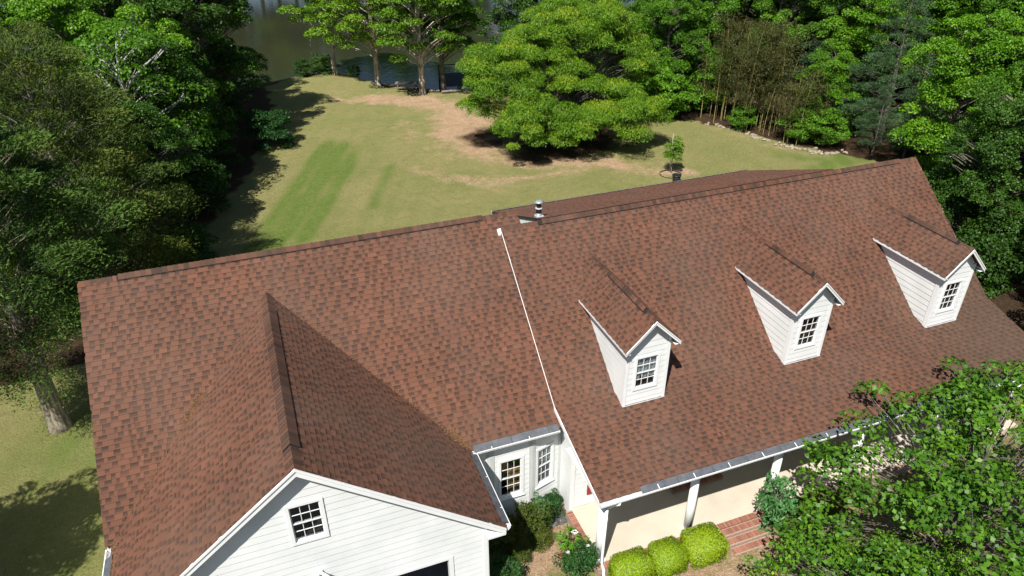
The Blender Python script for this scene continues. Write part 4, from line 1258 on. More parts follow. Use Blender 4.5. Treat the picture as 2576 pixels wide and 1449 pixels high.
# ------------------------------------------------------------------ kinds of trees
rr = random.Random(3)
P_DOME = lambda t: math.sin(math.pi * (0.18 + 0.76 * t)) ** 0.8
P_CONE = lambda t: 1.02 - 0.86 * t
P_COL = lambda t: (0.72 + 0.35 * math.sin(math.pi * t)) * (1 - 0.55 * t ** 3)
P_OAK = lambda t: max(0.05, 1 - t ** 2.3) ** 0.55
P_WIDE = lambda t: math.cos(math.pi * 0.5 * t * 0.93) ** 0.62
OAK_M = [(1.6, 1.0, 8.0, 2.9), (-4.5, -0.3, 5.2, 2.7), (5.0, 0.6, 5.9, 2.4), (-3.5, -3.5, 2.4, 2.4), (0.2, -4.8, 1.9, 2.4), (3.9, -3.7, 2.6, 2.5), (-1.9, 0.4, 7.2, 2.1), (0.6, 3.5, 4.6, 3.0), (6.9, 1.2, 4.4, 1.5), (-6.5, 0.6, 3.0, 1.5), (3.9, 0.2, 8.6, 1.6), (0.8, -1.6, 4.9, 1.8)]
PEAR_M = [(-5.4, -1.8, 1.7, 1.2), (-4.8, -3.2, 1.3, 1.2), (-3.4, 0.6, 2.6, 1.5), (-4.6, -0.6, 1.9, 1.1), (-1.2, 1.6, 3.4, 1.5), (1.4, 1.6, 3.2, 1.5), (3.6, 1.4, 3.2, 1.4), (-1.6, -0.8, 3.0, 1.7), (1.2, -0.6, 3.4, 1.8), (3.6, -1.2, 3.0, 1.7), (-2.6, -2.4, 1.8, 1.4), (0.4, -2.6, 2.4, 1.6), (2.9, 2.7, 3.8, 0.7), (-3.0, 1.9, 3.2, 0.8)]
tree_proto('maple_a', 14.5, 4.6, 2.0, 0.24, 165, 290, (0.165, 0.13), 'broad', 'lf_maple', 'bark', 1, 0.78, P_DOME, flat=0.8, twigs=0.8, masses=10)
tree_proto('maple_b', 13.0, 4.2, 1.4, 0.20, 150, 290, (0.165, 0.13), 'broad', 'lf_maple', 'bark', 2, 0.75, P_COL, flat=0.8, twigs=0.8, masses=9)
tree_proto('wood_a', 16.0, 4.7, 4.0, 0.27, 175, 280, (0.165, 0.125), 'broad', 'lf_green', 'bark', 4, 0.78, P_DOME, flat=0.8, twigs=0.8, masses=10)
tree_proto('wood_b', 15.0, 4.3, 2.5, 0.22, 165, 280, (0.155, 0.12), 'broad', 'lf_green', 'bark', 6, 0.75, P_COL, flat=0.8, twigs=0.8, masses=11)
tree_proto('dark_a', 14.0, 4.6, 2.2, 0.26, 180, 280, (0.16, 0.12), 'broad', 'lf_dark', 'bark', 7, 0.78, P_DOME, flat=0.8, twigs=0.8, masses=10)
tree_proto('lake_a', 17.0, 4.4, 3.6, 0.31, 80, 280, (0.20, 0.16), 'broad', 'lf_lake', 'bark_pale', 9, 0.95, P_COL, pt=0.75, flat=0.5)
tree_proto('lake_b', 16.0, 4.4, 3.8, 0.28, 76, 280, (0.20, 0.16), 'broad', 'lf_lake', 'bark_pale', 12, 0.95, P_DOME, pt=0.75, flat=0.5)
tree_proto('oak', 11.0, 7.7, 0.9, 0.42, 380, 640, (0.20, 0.052), 'droop', 'lf_oak', 'bark', 15, 0.95, P_OAK, masses=OAK_M, spread=0.2, twigs=0.4)
tree_proto('cedar', 13.0, 3.3, 3.3, 0.35, 150, 560, (0.17, 0.042), 'spray', 'lf_cedar_g', 'bark_cedar', 21, 0.8, P_COL, pt=0.9, twigs=0.35)
tree_proto('cedar_old', 12.5, 3.7, 1.0, 0.34, 140, 620, (0.17, 0.04), 'spray', 'lf_cedar', 'bark', 25, 0.95, P_COL, twigs=0.45)
tree_proto('pine', 13.0, 3.6, 1.6, 0.22, 60, 420, (0.28, 0.03), 'needle', 'lf_pine', 'bark', 31, 0.95, P_CONE, inner=0.55, twigs=0.7)
tree_proto('sparse', 12.0, 4.2, 3.4, 0.20, 40, 130, (0.20, 0.155), 'broad', 'lf_maple', 'bark_bare', 35, 1.0, P_DOME, twigs=1.5)
tree_proto('understory', 5.0, 2.2, 0.5, 0.07, 34, 170, (0.22, 0.16), 'broad', 'lf_maple', 'bark', 41, 0.75, P_DOME, flat=0.5)
tree_proto('under_dark', 4.0, 1.9, 0.3, 0.06, 30, 170, (0.19, 0.13), 'broad', 'lf_dark', 'bark', 43, 0.72, P_DOME, flat=0.5)
tree_proto('pear', 5.4, 5.2, 0.9, 0.14, 200, 88, (0.15, 0.115), 'broad', 'lf_pear', 'bark', 51, 0.5, P_WIDE, twigs=0.45, masses=PEAR_M, spread=1.0)
tree_proto('shrub', 2.6, 1.5, 0.15, 0.04, 30, 210, (0.14, 0.09), 'broad', 'lf_shrub', 'bark', 61, 0.5, P_DOME)
tree_proto('boxwood', 1.0, 0.50, 0.1, 0.025, 26, 150, (0.055, 0.04), 'broad', 'lf_box', 'bark', 63, 0.22, P_DOME, inner=0.3)
tree_proto('nandina', 1.35, 0.34, 0.15, 0.015, 20, 55, (0.11, 0.04), 'broad', 'lf_bluish', 'bark', 65, 0.2, P_DOME, inner=0.3)
tree_proto('rosebush', 0.8, 0.50, 0.1, 0.015, 24, 110, (0.065, 0.048), 'broad', 'lf_shrub', 'bark', 67, 0.22, P_DOME, inner=0.3)
tree_proto('sapling', 2.9, 0.72, 1.2, 0.05, 22, 90, (0.13, 0.09), 'broad', 'lf_lake', 'bark', 71, 0.36, P_DOME, inner=0.2)

def at(x, y, dz=-0.05):
    return (x, y, gz(x, y) + dz)
def T(key, name, x, y, s, label, cat='tree', group=None, rz=None, zs=1.0):
    return plant_tree(key, name, at(x, y), rr.uniform(0, 6.28) if rz is None else rz, (s, s, s * zs), label, cat, group)

# --- the big trees one can single out
T('oak', 'willow_oak', 15.4, 29.8, 0.99, 'wide willow oak with drooping yellow-green foliage standing alone on the back lawn', rz=0.0)
T('cedar', 'red_cedar', -16.4, 5.35, 1.0, 'tall green cedar with a thick fluted trunk beside the left end of the house', rz=2.0)
T('cedar_old', 'red_cedar', -15.4, 13.4, 1.02, 'olive brown cedar behind the green cedar at the left end of the house', rz=1.0)
T('cedar_old', 'red_cedar', -17.2, 20.5, 1.0, 'olive cedar at the left edge of the photo below the bare grey limbs', rz=3.0)
T('cedar_old', 'red_cedar', -21.5, 27.0, 1.10, 'olive cedar farthest up the left edge of the photo', rz=5.0)
T('lake_a', 'sweetgum_tree', 9.13, 48.3, 0.98, 'pale-trunked lakeside tree beside the wooden picnic bench', group='tall trees on the lake bank', rz=1.2)
T('lake_b', 'sweetgum_tree', 5.69, 53.0, 1.0, 'lakeside tree with a mottled grey trunk standing to the left of the bench', group='tall trees on the lake bank', rz=2.7)
T('lake_b', 'sweetgum_tree', 2.4, 60.2, 0.95, 'lakeside tree with pale stem nearest the thin pole', group='tall trees on the lake bank', rz=0.3)
T('wood_a', 'bank_tree', 11.5, 49.2, 0.9, 'dark-trunked tree in front of the wooden dock', group='tall trees on the lake bank', rz=0.3)
T('sparse', 'half_bare_tree', -13.6, 25.5, 0.95, 'half-bare tree with spreading pale grey limbs above the dark yard at left', rz=1.0)
T('pear', 'pear_tree', 10.2, -11.5, 1.05, 'glossy-leaved pear tree in front of the porch, filling the lower right', rz=0.0)
T('pear', 'pear_tree', 6.4, -13.0, 0.62, 'smaller glossy-leaved tree in the lower right below the golden hedges', rz=2.9)
# --- left side woods
for k, x, y, s, lab in (
    ('maple_a', -17.5, 33.0, 0.95, 'bright green maple at upper left above the bare grey limbs'),
    ('maple_b', -12.4, 33.5, 0.85, 'bright green maple leaning over the shaded yard at upper left'),
    ('maple_b', -22.0, 37.0, 1.0, 'bright green tree in the top left corner behind the olive cedar'),
    ('dark_a', -10.4, 42.4, 1.26, 'tall dark broadleaf tree with its trunk at the shaded edge of the left lawn'),
    ('dark_a', -9.6, 52.0, 0.98, 'dark broadleaf tree overhanging the lake on the left bank'),
    ('dark_a', -13.5, 47.0, 1.1, 'dark tree behind the left lawn edge, second from the lake'),
    ('wood_b', -15.8, 41.0, 0.95, 'mid green tree between the bright maples and the dark lakeside trees'),
    ('dark_a', -11.2, 36.5, 0.98, 'low dark tree over the shaded yard behind the round bush'),
    ('dark_a', -12.4, 28.4, 0.76, 'dark tree over the black shade left of the lawn, below the bare limbs'),
    ('dark_a', -13.2, 20.6, 0.64, 'dark tree shading the lawn corner behind the left end of the roof'),
    ('wood_a', -20.0, 48.0, 1.05, 'tree at the top of the left woods farthest from the house')):
    T(k, 'broadleaf_tree', x, y, s, lab, group='woods left of the lawn')
T('shrub', 'round_bush', -5.9, 37.4, 1.1, 'dark round bush with pale tips at the left edge of the sunny lawn', 'bush')
for x, y, s, lab in ((-10.4, 33.5, 0.9, 'small dark tree in the shade left of the round bush'), (-11.0, 26.0, 0.9, 'small dark tree at the middle of the black shade left of the lawn'), (-9.0, 46, 0.9, 'small dark tree in the shade above the round bush'),
                     (-8.0, 56.5, 1.1, 'small dark tree at the water edge on the left bank'), (-11.6, 18.0, 0.6, 'small dark tree in the shade just above the left roof ridge')):
    T('under_dark', 'understory_tree', x, y, s, lab, group='small dark trees left of the lawn')
T('dark_a', 'broadleaf_tree', -20.2, -4.6, 0.74, 'broadleaf tree left of the house front, shading the side lawn')
T('dark_a', 'broadleaf_tree', -21.0, -2.6, 0.50, 'broadleaf tree far left beyond the cedar trunk')
# --- right side woods
for k, x, y, s, lab in (
    ('maple_a', 33.6, 10.6, 0.80, 'bright green maple just behind the right end of the roof ridge'),
    ('wood_b', 30.8, 3.6, 0.80, 'leafy tree in the dark gap right of the roof'),
    ('dark_a', 27.4, 2.6, 0.66, 'dark tree in the shade beside the right end of the house'),
    ('maple_b', 38.5, 8.0, 1.0, 'bright green tree at the right edge of the photo above the third dormer'),
    ('wood_a', 43.0, 15.0, 1.0, 'tall tree at the upper right edge of the photo'),
    ('maple_b', 34.6, 22.6, 0.55, 'bright green young maple between the bamboo and the low pine'),
    ('maple_a', 39.5, 25.5, 0.86, 'bright green maple behind the bamboo grove'),
    ('maple_b', 27.6, 34.2, 0.78, 'bright green maple between the willow oak and the bamboo'),
    ('maple_a', 32.2, 37.0, 0.9, 'bright green maple behind the right side of the willow oak'),
    ('dark_a', 22.5, 40.5, 0.95, 'dark tree directly behind the willow oak'),
    ('dark_a', 18.0, 44.0, 0.9, 'dark tree between the willow oak and the dock'),
    ('wood_b', 26.5, 45.0, 0.95, 'mid green tree far behind the willow oak')):
    T(k, 'broadleaf_tree', x, y, s, lab, group='woods right of the lawn')
T('sparse', 'half_bare_tree', 33.4, 41.5, 1.0, 'half-bare tree with a pale crooked limb above the bamboo at the top edge', rz=2.0)
T('pine', 'pine_tree', 37.6, 19.3, 0.92, 'blue-green pine with a pale trunk among the right-hand woods', rz=1.0)
T('pine', 'pine_tree', 35.4, 17.6, 0.42, 'low blue-green pine at the lawn edge near the right end of the roof', rz=2.2)
T('pine', 'pine_tree', 37.2, 16.4, 0.36, 'smaller low pine beside the other at the lawn edge', rz=3.2)
T('pine', 'pine_tree', 41.8, 28.5, 1.05, 'blue-green pine in the upper right woods behind the first pine', rz=4.0)
kinds = ['maple_a', 'wood_a', 'maple_b', 'wood_b', 'maple_a', 'dark_a', 'wood_b']
pts = []
for gxk in range(9):
    for gyk in range(8):
        x = 33 + gxk * 5.3 + rr.uniform(-1.3, 1.3) + (2.6 if gyk % 2 else 0); y = 4 + gyk * 6.6 + rr.uniform(-1.5, 1.5)
        if x < np.interp(y, [0, 10, 20, 28, 36, 46, 60], [42, 44, 43.5, 43.5, 37, 31, 27]): continue
        if x > 45 + 0.75 * y: continue
        if y > 46 and x < 34: continue
        pts.append((x, y))
for i, (x, y) in enumerate(pts):
    T(kinds[(i * 3 + int(x)) % 7], 'woodland_tree', x, y, rr.uniform(0.85, 1.12), 'leafy tree standing deep in the woods at the upper right', group='deep woods at the upper right')
for x, y, s, lab in ((25.5, -6.0, 0.8, 'tree in front of the dark side yard beyond the right end of the porch'), (29.0, -2.6, 0.72, 'tree in the dark side yard just outside the right edge of the photo'), (28.0, -10.0, 0.95, 'tallest tree beyond the right end of the porch'), (35, 1.0, 0.8, 'tree at the far right behind the dark side yard')):
    T('dark_a', 'broadleaf_tree', x, y, s, lab, group='trees beyond the right end of the house')
for x, y, s, k, lab in ((33.6, 20.6, 0.55, 'understory', 'small bright green tree at the lawn edge left of the low pine'), (26.4, 31.6, 0.8, 'understory', 'small bright green tree at the left end of the stone edging'), (24.6, 35.5, 0.9, 'understory', 'small bright green tree in the shade right of the willow oak'), (31.0, 32.2, 0.8, 'understory', 'small bright green tree behind the left end of the bamboo'), (30.5, 26.6, 0.42, 'understory', 'small leafy sapling in front of the bamboo canes'), (32.4, 22.4, 0.5, 'understory', 'small bright green tree at the right end of the bamboo')):
    T(k, 'understory_tree', x, y, s, lab, group='small trees along the right edge of the lawn')
for x, y, s, lab in ((33.5, 8.0, 0.9, 'small dark tree under the maple behind the roof end'), (30.4, 6.4, 0.7, 'small dark tree in the gap right of the roof'), (39.5, 17.0, 1.0, 'small dark tree right of the pines'), (37, 23.0, 1.0, 'small dark tree under the maple right of the bamboo'), (24.6, 4.4, 0.9, 'small dark tree close behind the right end wall of the house'), (27.4, 5.4, 1.0, 'small dark tree in the black shade right of the third dormer'), (28.3, 1.6, 1.0, 'small dark tree at the right edge in the black shade'), (25.6, 0.6, 0.8, 'small dark tree beside the right rake of the porch roof'), (20.5, 38, 0.9, 'small dark tree behind the willow oak trunk'), (15.5, 45.5, 0.8, 'small dark tree between the dock and the willow oak')):
    T('under_dark', 'understory_tree', x, y, s, lab, group='small dark trees in the right-hand woods')
# trees on the far bank, seen only as the brown reflection in the lake
for i in range(22):
    T('wood_a' if i % 2 else 'dark_a', 'far_bank_tree', -36 + i * 3.9 + rr.uniform(-1, 1), 141 + (i % 3) * 3 + rr.uniform(-2, 2), rr.uniform(1.2, 1.5), 'tree on the far bank of the lake', group='trees on the far bank')
# bank shrubs
for x, y, s, lab in ((-0.9, 60.6, 0.75, 'leafy green shrub on the lake bank left of the thin pole'), (0.9, 61.4, 0.8, 'leafy green shrub at the foot of the thin pole'), (4.2, 58.6, 0.55, 'low green shrub on the bank between two lakeside trunks'), (1.7, 60.9, 0.8, 'leafy green shrub beside the lakeside stem nearest the pole')):
    T('under_dark', 'bank_shrub', x, y, 0.6 * s, lab, 'shrub', 'shrubs on the lake bank')

# ------------------------------------------------------------------ bamboo grove
def bamboo():
    e = empty('bamboo_grove', at(31.4, 26.6, 0))
    tag(e, 'bamboo grove with tan canes and brownish foliage at the right edge of the lawn', 'bamboo')
    ox, oy, oz = e.location
    r = random.Random(8); rs = np.random.RandomState(8)
    C, A, S, Tn = [], [], [], []
    for i in range(58):
        t = r.random()
        x = 29.2 + 2.4 * t + r.uniform(0.0, 2.4); y = 29.6 - 8.6 * t + r.uniform(-0.4, 1.6)
        if i > 44: x, y = x + 1.0, y + 1.2
        z = gz(x, y); h = r.uniform(6.2, 8.8) if t < 0.72 else r.uniform(3.5, 6)
        lx, ly = r.uniform(-0.5, 0.35), r.uniform(-0.5, 0.3)
        m = MB()
        p = [(x - ox + lx * (k / 6) ** 2 * 2, y - oy + ly * (k / 6) ** 2 * 2, z - oz + h * k / 6) for k in range(7)]
        m.tube(p, [0.026 - 0.003 * k for k in range(7)], 6, cap=False)
        m.build('culm', M['bark_culm'], e)
        for k in range(34 if t < 0.72 else 18):
            q = 0.26 + 0.74 * r.random() ** 0.8
            c = np.array([p[0][0] + lx * q * q * 2, p[0][1] + ly * q * q * 2, z - oz + h * q]) + np.array([r.gauss(0, 0.42), r.gauss(0, 0.42), 0])
            n = 30
            d = sphere(rs, n)
            C.append(c + d * 0.36 * np.array((1, 1, 0.6)))
            h_ = d.copy(); h_[:, 2] = 0
            ax = unit(h_ * 0.8 + np.array((0, 0, -0.45)) + rs.normal(size=(n, 3)) * 0.4)
            A.append(ax); S.append(unit(np.cross(ax, np.array((0, 0, 1.0)) + rs.normal(size=(n, 3)) * 0.5)))
            Tn.append(0.42 + rs.normal(size=n) * 0.2 + r.uniform(-0.15, 0.15))
    C, A, S, Tn = map(np.concatenate, (C, A, S, Tn))
    o = link(bpy.data.objects.new('foliage', leaf_mesh('foliage', C, A, S, 0.17 * (0.7 + 0.6 * rs.random(len(C))), 0.045, Tn, M['lf_bamboo'])), e)
    o['kind'] = 'stuff'
bamboo()

# ------------------------------------------------------------------ stones edging the lawn
def stone_mesh(seed):
    r = random.Random(seed)
    m = MB()
    n = 7
    rings = []
    for z, k in ((-0.05, 0.9), (0.04, 1.0), (0.10, 0.72)):
        rings.append([(k * 0.17 * (1 + r.uniform(-.25, .25)) * math.cos(2 * math.pi * i / n) * 1.25, k * 0.15 * (1 + r.uniform(-.25, .25)) * math.sin(2 * math.pi * i / n), z + r.uniform(-.015, .015)) for i in range(n)])
    for a, b in zip(rings[:-1], rings[1:]):
        for i in range(n):
            j = (i + 1) % n
            m.poly([a[i], a[j], b[j], b[i]])
    m.poly(rings[-1])
    return m.mesh('edging_stone', M['stone'])
STONES = [stone_mesh(i) for i in range(6)]
edge = [(28.6, 28.9), (29.2, 28.6), (29.9, 27.0), (30.3, 25.2), (30.5, 23.4), (31.0, 21.6), (31.9, 20.0), (32.6, 19.3), (34.5, 18.6)]
for i in range(64):
    t = rr.random() ** 0.9 * (len(edge) - 1.001)
    a, b = edge[int(t)], edge[int(t) + 1]; f = t - int(t)
    x = a[0] + (b[0] - a[0]) * f + rr.gauss(0, 0.26); y = a[1] + (b[1] - a[1]) * f + rr.gauss(0, 0.26)
    o = bpy.data.objects.new('edging_stone', STONES[i % 6]); o.location = (x, y, gz(x, y) + 0.04)
    o.rotation_euler = (0, 0, rr.uniform(0, 6)); s = rr.uniform(0.45, 1.25); o.scale = (s, s * rr.uniform(0.7, 1.1), s * 0.9)
    link(o); tag(o, 'pale stone in the rough edging between lawn and bamboo', 'stone', 'stones edging the lawn')

# ------------------------------------------------------------------ clipped golden hedges
def hedge(x0, x1, y0, y1, z1, label, seed, mat='lf_hedge'):
    rs = np.random.RandomState(seed)
    cx, cy = (x0 + x1) / 2, (y0 + y1) / 2; zb = -0.5
    e = empty('clipped_hedge', (cx, cy, zb)); tag(e, label, 'hedge', 'clipped hedges along the porch')
    hx, hy, hz = (x1 - x0) / 2, (y1 - y0) / 2, (z1 - zb) / 2
    n = 9000
    d = sphere(rs, n); d[:, 2] = np.where(d[:, 2] < -0.5, -d[:, 2], d[:, 2])
    q = np.abs(d) ** 9
    k = (1 / (q.sum(1)) ** (1 / 9))[:, None]
    sc = np.array((hx, hy, hz))
    bumpf = 1 + 0.025 * np.sin(d[:, :1] * 9 + seed) * np.sin(d[:, 1:2] * 8)
    p = d * k * sc * bumpf * (0.90 + 0.12 * rs.random((n, 1))) + np.array((0, 0, hz))
    nr = unit(d / sc + rs.normal(size=(n, 3)) * 0.75 + np.array((0, 0, 0.3)))
    ax = unit(np.cross(nr, rs.normal(size=(n, 3)))); sd = np.cross(nr, ax)
    tone = 0.5 + rs.normal(size=n) * 0.2
    o = link(bpy.data.objects.new('crown', leaf_mesh('crown', p, ax, sd, 0.052, 0.038, tone, M[mat])), e); o['kind'] = 'stuff'
    core = MB()
    core.box(-hx * 0.8, hx * 0.8, -hy * 0.8, hy * 0.8, 0.15, hz * 1.8); core.build('inner_twigs', M['bark'], e)
hedge(0.42, 1.60, -9.02, -8.16, 0.42, 'golden clipped hedge closest to the downspout, first of the bright row', 1)
hedge(1.76, 2.76, -9.06, -8.14, 0.38, 'golden clipped hedge in the middle of the bright row of three', 2)
hedge(2.94, 4.14, -9.14, -8.12, 0.46, 'golden clipped hedge beside the brick steps', 3)
hedge(6.35, 7.55, -9.0, -8.15, 0.28, 'shaded green clipped hedge right of the brick steps under the pear tree', 4, 'lf_box')
hedge(7.65, 8.9, -9.0, -8.15, 0.28, 'clipped hedge hidden under the pear tree, second right of the steps', 5, 'lf_box')

# ------------------------------------------------------------------ plants in the corner bed
def P(key, name, x, y, s, label, cat, rz=0.0, zs=1.0):
    return plant_tree(key, name, (x, y, -0.5), rz, (s, s, s * zs), label, cat)
P('boxwood', 'boxwood_bush', -1.22, -5.95, 1.05, 'yellow-green rounded bush in front of the bay window', 'bush')
P('boxwood', 'boxwood_bush', -0.95, -6.45, 0.62, 'lower yellow-green bush at the front of the bay bed', 'bush', 2.0)
P('boxwood', 'boxwood_bush', -1.85, -6.75, 0.62, 'small yellow-green bush half in the shade of the garage wall', 'bush', 1.0)
P('boxwood', 'boxwood_bush', -2.2, -5.9, 1.0, 'rounded bush in the deep shade below the bay window', 'bush', 3.0)
P('nandina', 'leafy_shrub', -0.66, -5.62, 0.8, 'tall blue-green leafy shrub against the bay corner', 'shrub')
P('rosebush', 'brown_shrub', -0.22, -5.30, 0.7, 'thin reddish shrub beside the white side wall', 'shrub', 1.5)
P('rosebush', 'rose_bush', -0.36, -7.72, 1.0, 'dark green rose bush with small white blooms by the porch corner', 'bush', 0.5)
P('nandina', 'loose_shrub', 6.2, -8.4, 1.45, 'tall loose shrub between the brick steps and the third porch column', 'shrub', 0.9, 1.1)
P('rosebush', 'leafy_shrub', -2.62, -7.45, 0.9, 'low leafy shrub at the bottom edge of the photo by the garage corner', 'shrub', 2.5)
def bloom_mesh(r):
    m = MB(); q = random.Random(4)
    for k in range(16):
        a = k * 2.4; el = 0.2 + 0.07 * k
        d = Vector((math.cos(a) * math.cos(el), math.sin(a) * math.cos(el), math.sin(el)))
        s = d.cross(Vector((0, 0, 1))).normalized()
        t = d.cross(s)
        c = d * r * 0.6
        m.poly([c - s * r * 0.45, c + t * r * 0.3 + d * r * 0.2, c + s * r * 0.45, c + d * r * 0.55])
    return m.mesh('bloom', M['petal'])
bl_big, bl_small = bloom_mesh(0.11), bloom_mesh(0.062)
for x, y, z in ((-0.62, -7.55, 0.18), (-0.22, -7.75, 0.22), (0.02, -7.62, 0.28), (-0.1, -8.0, 0.12)):
    for e in bpy.data.objects:
        if e.name == 'rose_bush':
            o = link(bpy.data.objects.new('bloom', bl_small), e)
            o.location = e.matrix_basis.inverted() @ Vector((x, y, z + 0.06))
def peony():
    e = empty('peony_plant', (-0.28, -7.05, -0.5)); tag(e, 'peony with long green leaves and one large white bloom', 'flower')
    r = random.Random(9)
    st = MB(); lf = MB()
    for k in range(34):
        a = r.uniform(0, 6.28); h = r.uniform(0.25, 0.85); sp = r.uniform(0.1, 0.42)
        p = Vector((math.cos(a) * sp, math.sin(a) * sp, h))
        st.tube([(0.02 * math.cos(a), 0.02 * math.sin(a), 0.0), (p.x * 0.5, p.y * 0.5, h * 0.65), p], [0.008, 0.006, 0.004], 4, cap=False)
        for q in range(5):
            b = a + (q - 2) * 0.55 + r.uniform(-.2, .2)
            d = Vector((math.cos(b), math.sin(b), r.uniform(-0.45, 0.25))).normalized()
            s = d.cross(Vector((0, 0, 1))).normalized() * 0.026
            l = r.uniform(0.16, 0.26)
            lf.poly([p, p + d * l * 0.45 + s, p + d * l + Vector((0, 0, -0.03)), p + d * l * 0.45 - s], r.uniform(0.3, 0.95))
    st.build('stem', M['lf_shrub'], e)
    o = lf.build('leaves', M['lf_maple'], e); o['kind'] = 'stuff'
    o = link(bpy.data.objects.new('bloom', bl_big), e); o.location = (0.10, -0.02, 0.90)
peony()
m = MB()
nf = 9
for i in range(nf):
    for j in range(nf):
        z = lambda a, b: -0.425 + 0.05 * math.sin(a * 2.1 + b) * math.cos(b * 1.7) + 0.02 * math.sin(a * 5)
        q = [(-0.55 + 0.08 * a, -5.95 + 0.09 * b, z(a, b)) for a, b in ((i, j), (i + 1, j), (i + 1, j + 1), (i, j + 1))]
        m.poly(q, smooth=True)
tag(m.build('weed_fabric', M['fabric']), 'crumpled black weed fabric on the soil by the white side wall', 'fabric')
m = MB(); m.box(-0.10, 0.10, -0.10, 0.10, -0.03, 0.04); m.tube([(0, 0, 0.04), (0, 0, 0.055)], [0.08, 0.08], 14)
o = m.build('drain_box', M['drain']); o.location = (0.33, -8.50, -0.47); tag(o, 'green plastic drain box under the downspout at the porch corner', 'drain')
for i in range(7):
    a = 2.3 + i * 0.25
    o = bpy.data.objects.new('edging_brick', brick_me); link(o)
    o.location = (-0.15 + 0.52 * math.cos(a), -7.25 + 0.52 * math.sin(a), -0.43); o.rotation_euler = (0, 0, a + math.pi / 2)
    tag(o, 'brick in the curved edging around the peony', 'brick', 'bricks edging the flower bed')

# ------------------------------------------------------------------ far lawn things
def sapling():
    e = T('sapling', 'sapling', 19.95, 20.2, 0.8, 'young sapling tied to a stake in a ring bed on the back lawn')
    st = MB(); st.tube([(0.12, -0.1, 0), (0.16, -0.12, 3.6)], [0.022, 0.018], 6); st.build('stake', M['stake'], e)
    rg = MB()
    for k in range(28):
        a0, a1 = 2 * math.pi * k / 28, 2 * math.pi * (k + 1) / 28
        for r0, r1, z0, z1 in ((0.74, 0.77, -0.04, 0.02),):
            rg.hexa([(r0 * math.cos(a0), r0 * math.sin(a0), z0), (r1 * math.cos(a0), r1 * math.sin(a0), z0), (r1 * math.cos(a1), r1 * math.sin(a1), z0), (r0 * math.cos(a1), r0 * math.sin(a1), z0),
                     (r0 * math.cos(a0), r0 * math.sin(a0), z1), (r1 * math.cos(a0), r1 * math.sin(a0), z1), (r1 * math.cos(a1), r1 * math.sin(a1), z1), (r0 * math.cos(a1), r0 * math.sin(a1), z1)])
    rg = rg.build('bed_ring', M['plastic_black']); rg.location = at(19.7, 19.9, 0.03)
    tag(rg, 'low black ring around the young sapling', 'edging')
sapling()
P2 = MB(); P2.tube([(0, 0, 0), (0, 0, 0.34)], [0.19, 0.235], 18); P2.tube([(0, 0, 0.30), (0, 0, 0.36)], [0.25, 0.255], 18)
pot = P2.build('plant_pot', M['plastic_black']); pot.location = at(19.35, 18.6, 0.03); pot.scale = (1.25,) * 3
tag(pot, 'empty black plastic pot beside the sapling bed', 'pot')
m = MB(); m.tube([(0, 0, 0), (0.10, 0, 4.6)], [0.035, 0.028], 8)
o = m.build('thin_pole', M['pole']); o.location = at(0.37, 62.0, -0.1); tag(o, 'thin grey pole standing on the lake bank', 'pole')

def bench():
    e = empty('picnic_bench', at(8.05, 50.3, 0.02), -0.42)
    tag(e, 'weathered wooden picnic bench at the lake edge', 'bench')
    for k, (y, z, w) in enumerate(((-0.33, 0.74, 0.13), (-0.165, 0.74, 0.13), (0.0, 0.74, 0.13), (0.165, 0.74, 0.13), (0.33, 0.74, 0.13))):
        m = MB(); m.box(-1.15, 1.15, y - w / 2, y + w / 2, z - 0.04, z); m.build('top_board', M['old_wood'], e)
    for y in (-0.78, -0.64, 0.64, 0.78):
        m = MB(); m.box(-1.15, 1.15, y - 0.06, y + 0.06, 0.41, 0.45); m.build('seat_board', M['old_wood'], e)
    for x in (-0.85, 0.85):
        for sg in (-1, 1):
            m = MB(); m.hexa([(x - 0.02, sg * 0.72 - 0.05, 0), (x + 0.02, sg * 0.72 - 0.05, 0), (x + 0.02, sg * 0.72 + 0.05, 0), (x - 0.02, sg * 0.72 + 0.05, 0),
                              (x - 0.02, sg * 0.25 - 0.05, 0.70), (x + 0.02, sg * 0.25 - 0.05, 0.70), (x + 0.02, sg * 0.25 + 0.05, 0.70), (x - 0.02, sg * 0.25 + 0.05, 0.70)])
            m.build('leg', M['old_wood'], e)
        m = MB(); m.box(x + 0.021, x + 0.06, -0.82, 0.82, 0.33, 0.408); m.build('cross_beam', M['old_wood'], e)
bench()
def dock():
    e = empty('dock', (14.2, 52.6, -1.75), -0.20); tag(e, 'dark wooden dock with railings in the shade behind the willow oak', 'dock')
    for k in range(26):
        m = MB(); m.box(-2.1, 2.1, -2.6 + k * 0.2, -2.42 + k * 0.2, -0.04, 0.0); m.build('deck_board', M['dock_wood'], e)
    for x in (-2.0, 0, 2.0):
        for y in (-2.4, 0, 2.4):
            m = MB(); m.box(x - 0.06, x + 0.06, y - 0.06, y + 0.06, -2.2, 0.95 if x else -0.045); m.build('post', M['dock_wood'], e)
    for x in (-2.09, 2.06):
        for z in (0.45, 0.90):
            m = MB(); m.box(x - 0.0, x + 0.03, -2.5, 2.5, z - 0.05, z + 0.05); m.build('rail', M['old_wood'], e)
    m = MB(); m.box(-1.94, 1.94, 2.46, 2.5, 0.85, 0.95); m.build('rail', M['old_wood'], e)
dock()
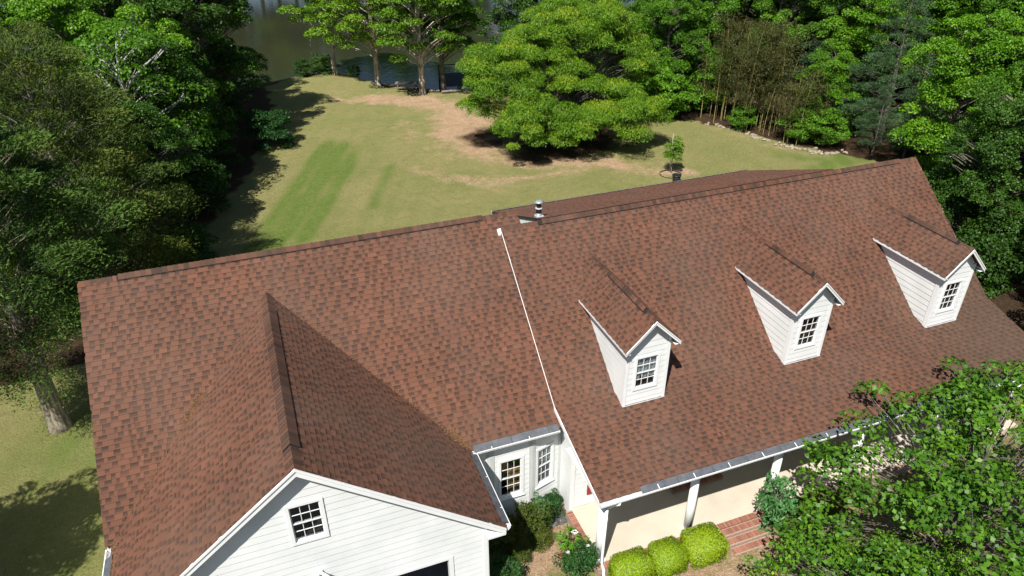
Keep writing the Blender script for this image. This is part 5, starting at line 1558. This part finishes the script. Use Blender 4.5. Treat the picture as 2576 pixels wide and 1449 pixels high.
# logs on the bank
for i, (x, y, l, a) in enumerate(((6.9, 52.4, 1.6, -0.6), (10.3, 48.6, 1.2, -0.4), (11.9, 47.7, 2.0, -0.2))):
    m = MB(); m.tube([(-l / 2, 0, 0.1), (0, 0.04, 0.13), (l / 2, 0, 0.1)], [0.12, 0.13, 0.10], 8)
    o = m.build('fallen_log', M['old_wood']); o.location = at(x, y, 0.02); o.rotation_euler = (0, 0, a)
    tag(o, ('short grey log left of the picnic bench', 'short grey log beside the pale lakeside trunk', 'long grey log in front of the dock')[i], 'log', 'logs on the lake bank')

# ------------------------------------------------------------------ pine straw in the valleys, twig on the roof
def straw(pl, n, w, seed, label, lift=0.03):
    r = random.Random(seed); rs = np.random.RandomState(seed)
    C = []
    for i in range(n):
        t = r.random() * (len(pl) - 1.0001); a, b = Vector(pl[int(t)]), Vector(pl[int(t) + 1]); p = a.lerp(b, t - int(t))
        p += Vector((r.gauss(0, w), r.gauss(0, w), 0))
        zr = max(zL(p.y), zW(p.x) if p.y > WFY else -9) if p.y < LRY else p.z
        C.append((p.x, p.y, zr + lift + r.random() * 0.02))
    C = np.array(C); n = len(C)
    ax = unit(rs.normal(size=(n, 3)) * np.array((1, 1, 0.25))); sd = unit(np.cross(ax, np.array((0, 0, 1.0)) + rs.normal(size=(n, 3)) * 0.3))
    o = link(bpy.data.objects.new('pine_straw', leaf_mesh('pine_straw', C, ax, sd, 0.11, 0.012, np.full(n, 0.5), M['straw'])))
    tag(o, label, 'pine straw', None, 'stuff')
def valley(z, sg):
    return (WX + sg * (WZ - z) / sW, LRY - (LRZ - z) / sL, z)
straw([valley(6.6, 1), valley(5.2, 1), valley(4.2, 1), valley(3.45, 1)], 330, 0.04, 1, 'brown pine straw caught in the right roof valley')
straw([valley(3.7, 1), valley(3.32, 1)], 420, 0.09, 4, 'clump of pine straw at the foot of the right roof valley')
straw([valley(6.3, -1), valley(5.3, -1), valley(4.2, -1), valley(3.5, -1)], 240, 0.04, 2, 'brown pine straw caught in the left roof valley')
straw([valley(5.45, -1), valley(4.95, -1)], 420, 0.06, 3, 'clump of pine straw halfway down the left roof valley')
straw([(-12.62, -5.3, 3.3), (-12.62, -7.9, 3.3)], 320, 0.07, 5, 'orange pine straw along the left gutter of the garage roof')
m = MB()
tp = [(1.98, -4.56), (1.90, -4.80), (1.86, -5.0), (1.74, -5.12)]
def rz_(x, y): return (x, y, zR(y) + 0.035)
m.tube([rz_(*p) for p in tp], [0.008, 0.011, 0.010, 0.006], 5)
m.tube([rz_(1.90, -4.80), rz_(1.80, -4.68)], [0.007, 0.004], 5); m.tube([rz_(1.74, -5.12), rz_(1.60, -5.20)], [0.006, 0.003], 5); m.tube([rz_(1.74, -5.12), rz_(1.76, -5.32)], [0.006, 0.003], 5)
tag(m.build('fallen_twig', M['bark']), 'thin forked twig lying on the shingles left of the nearest dormer', 'twig')
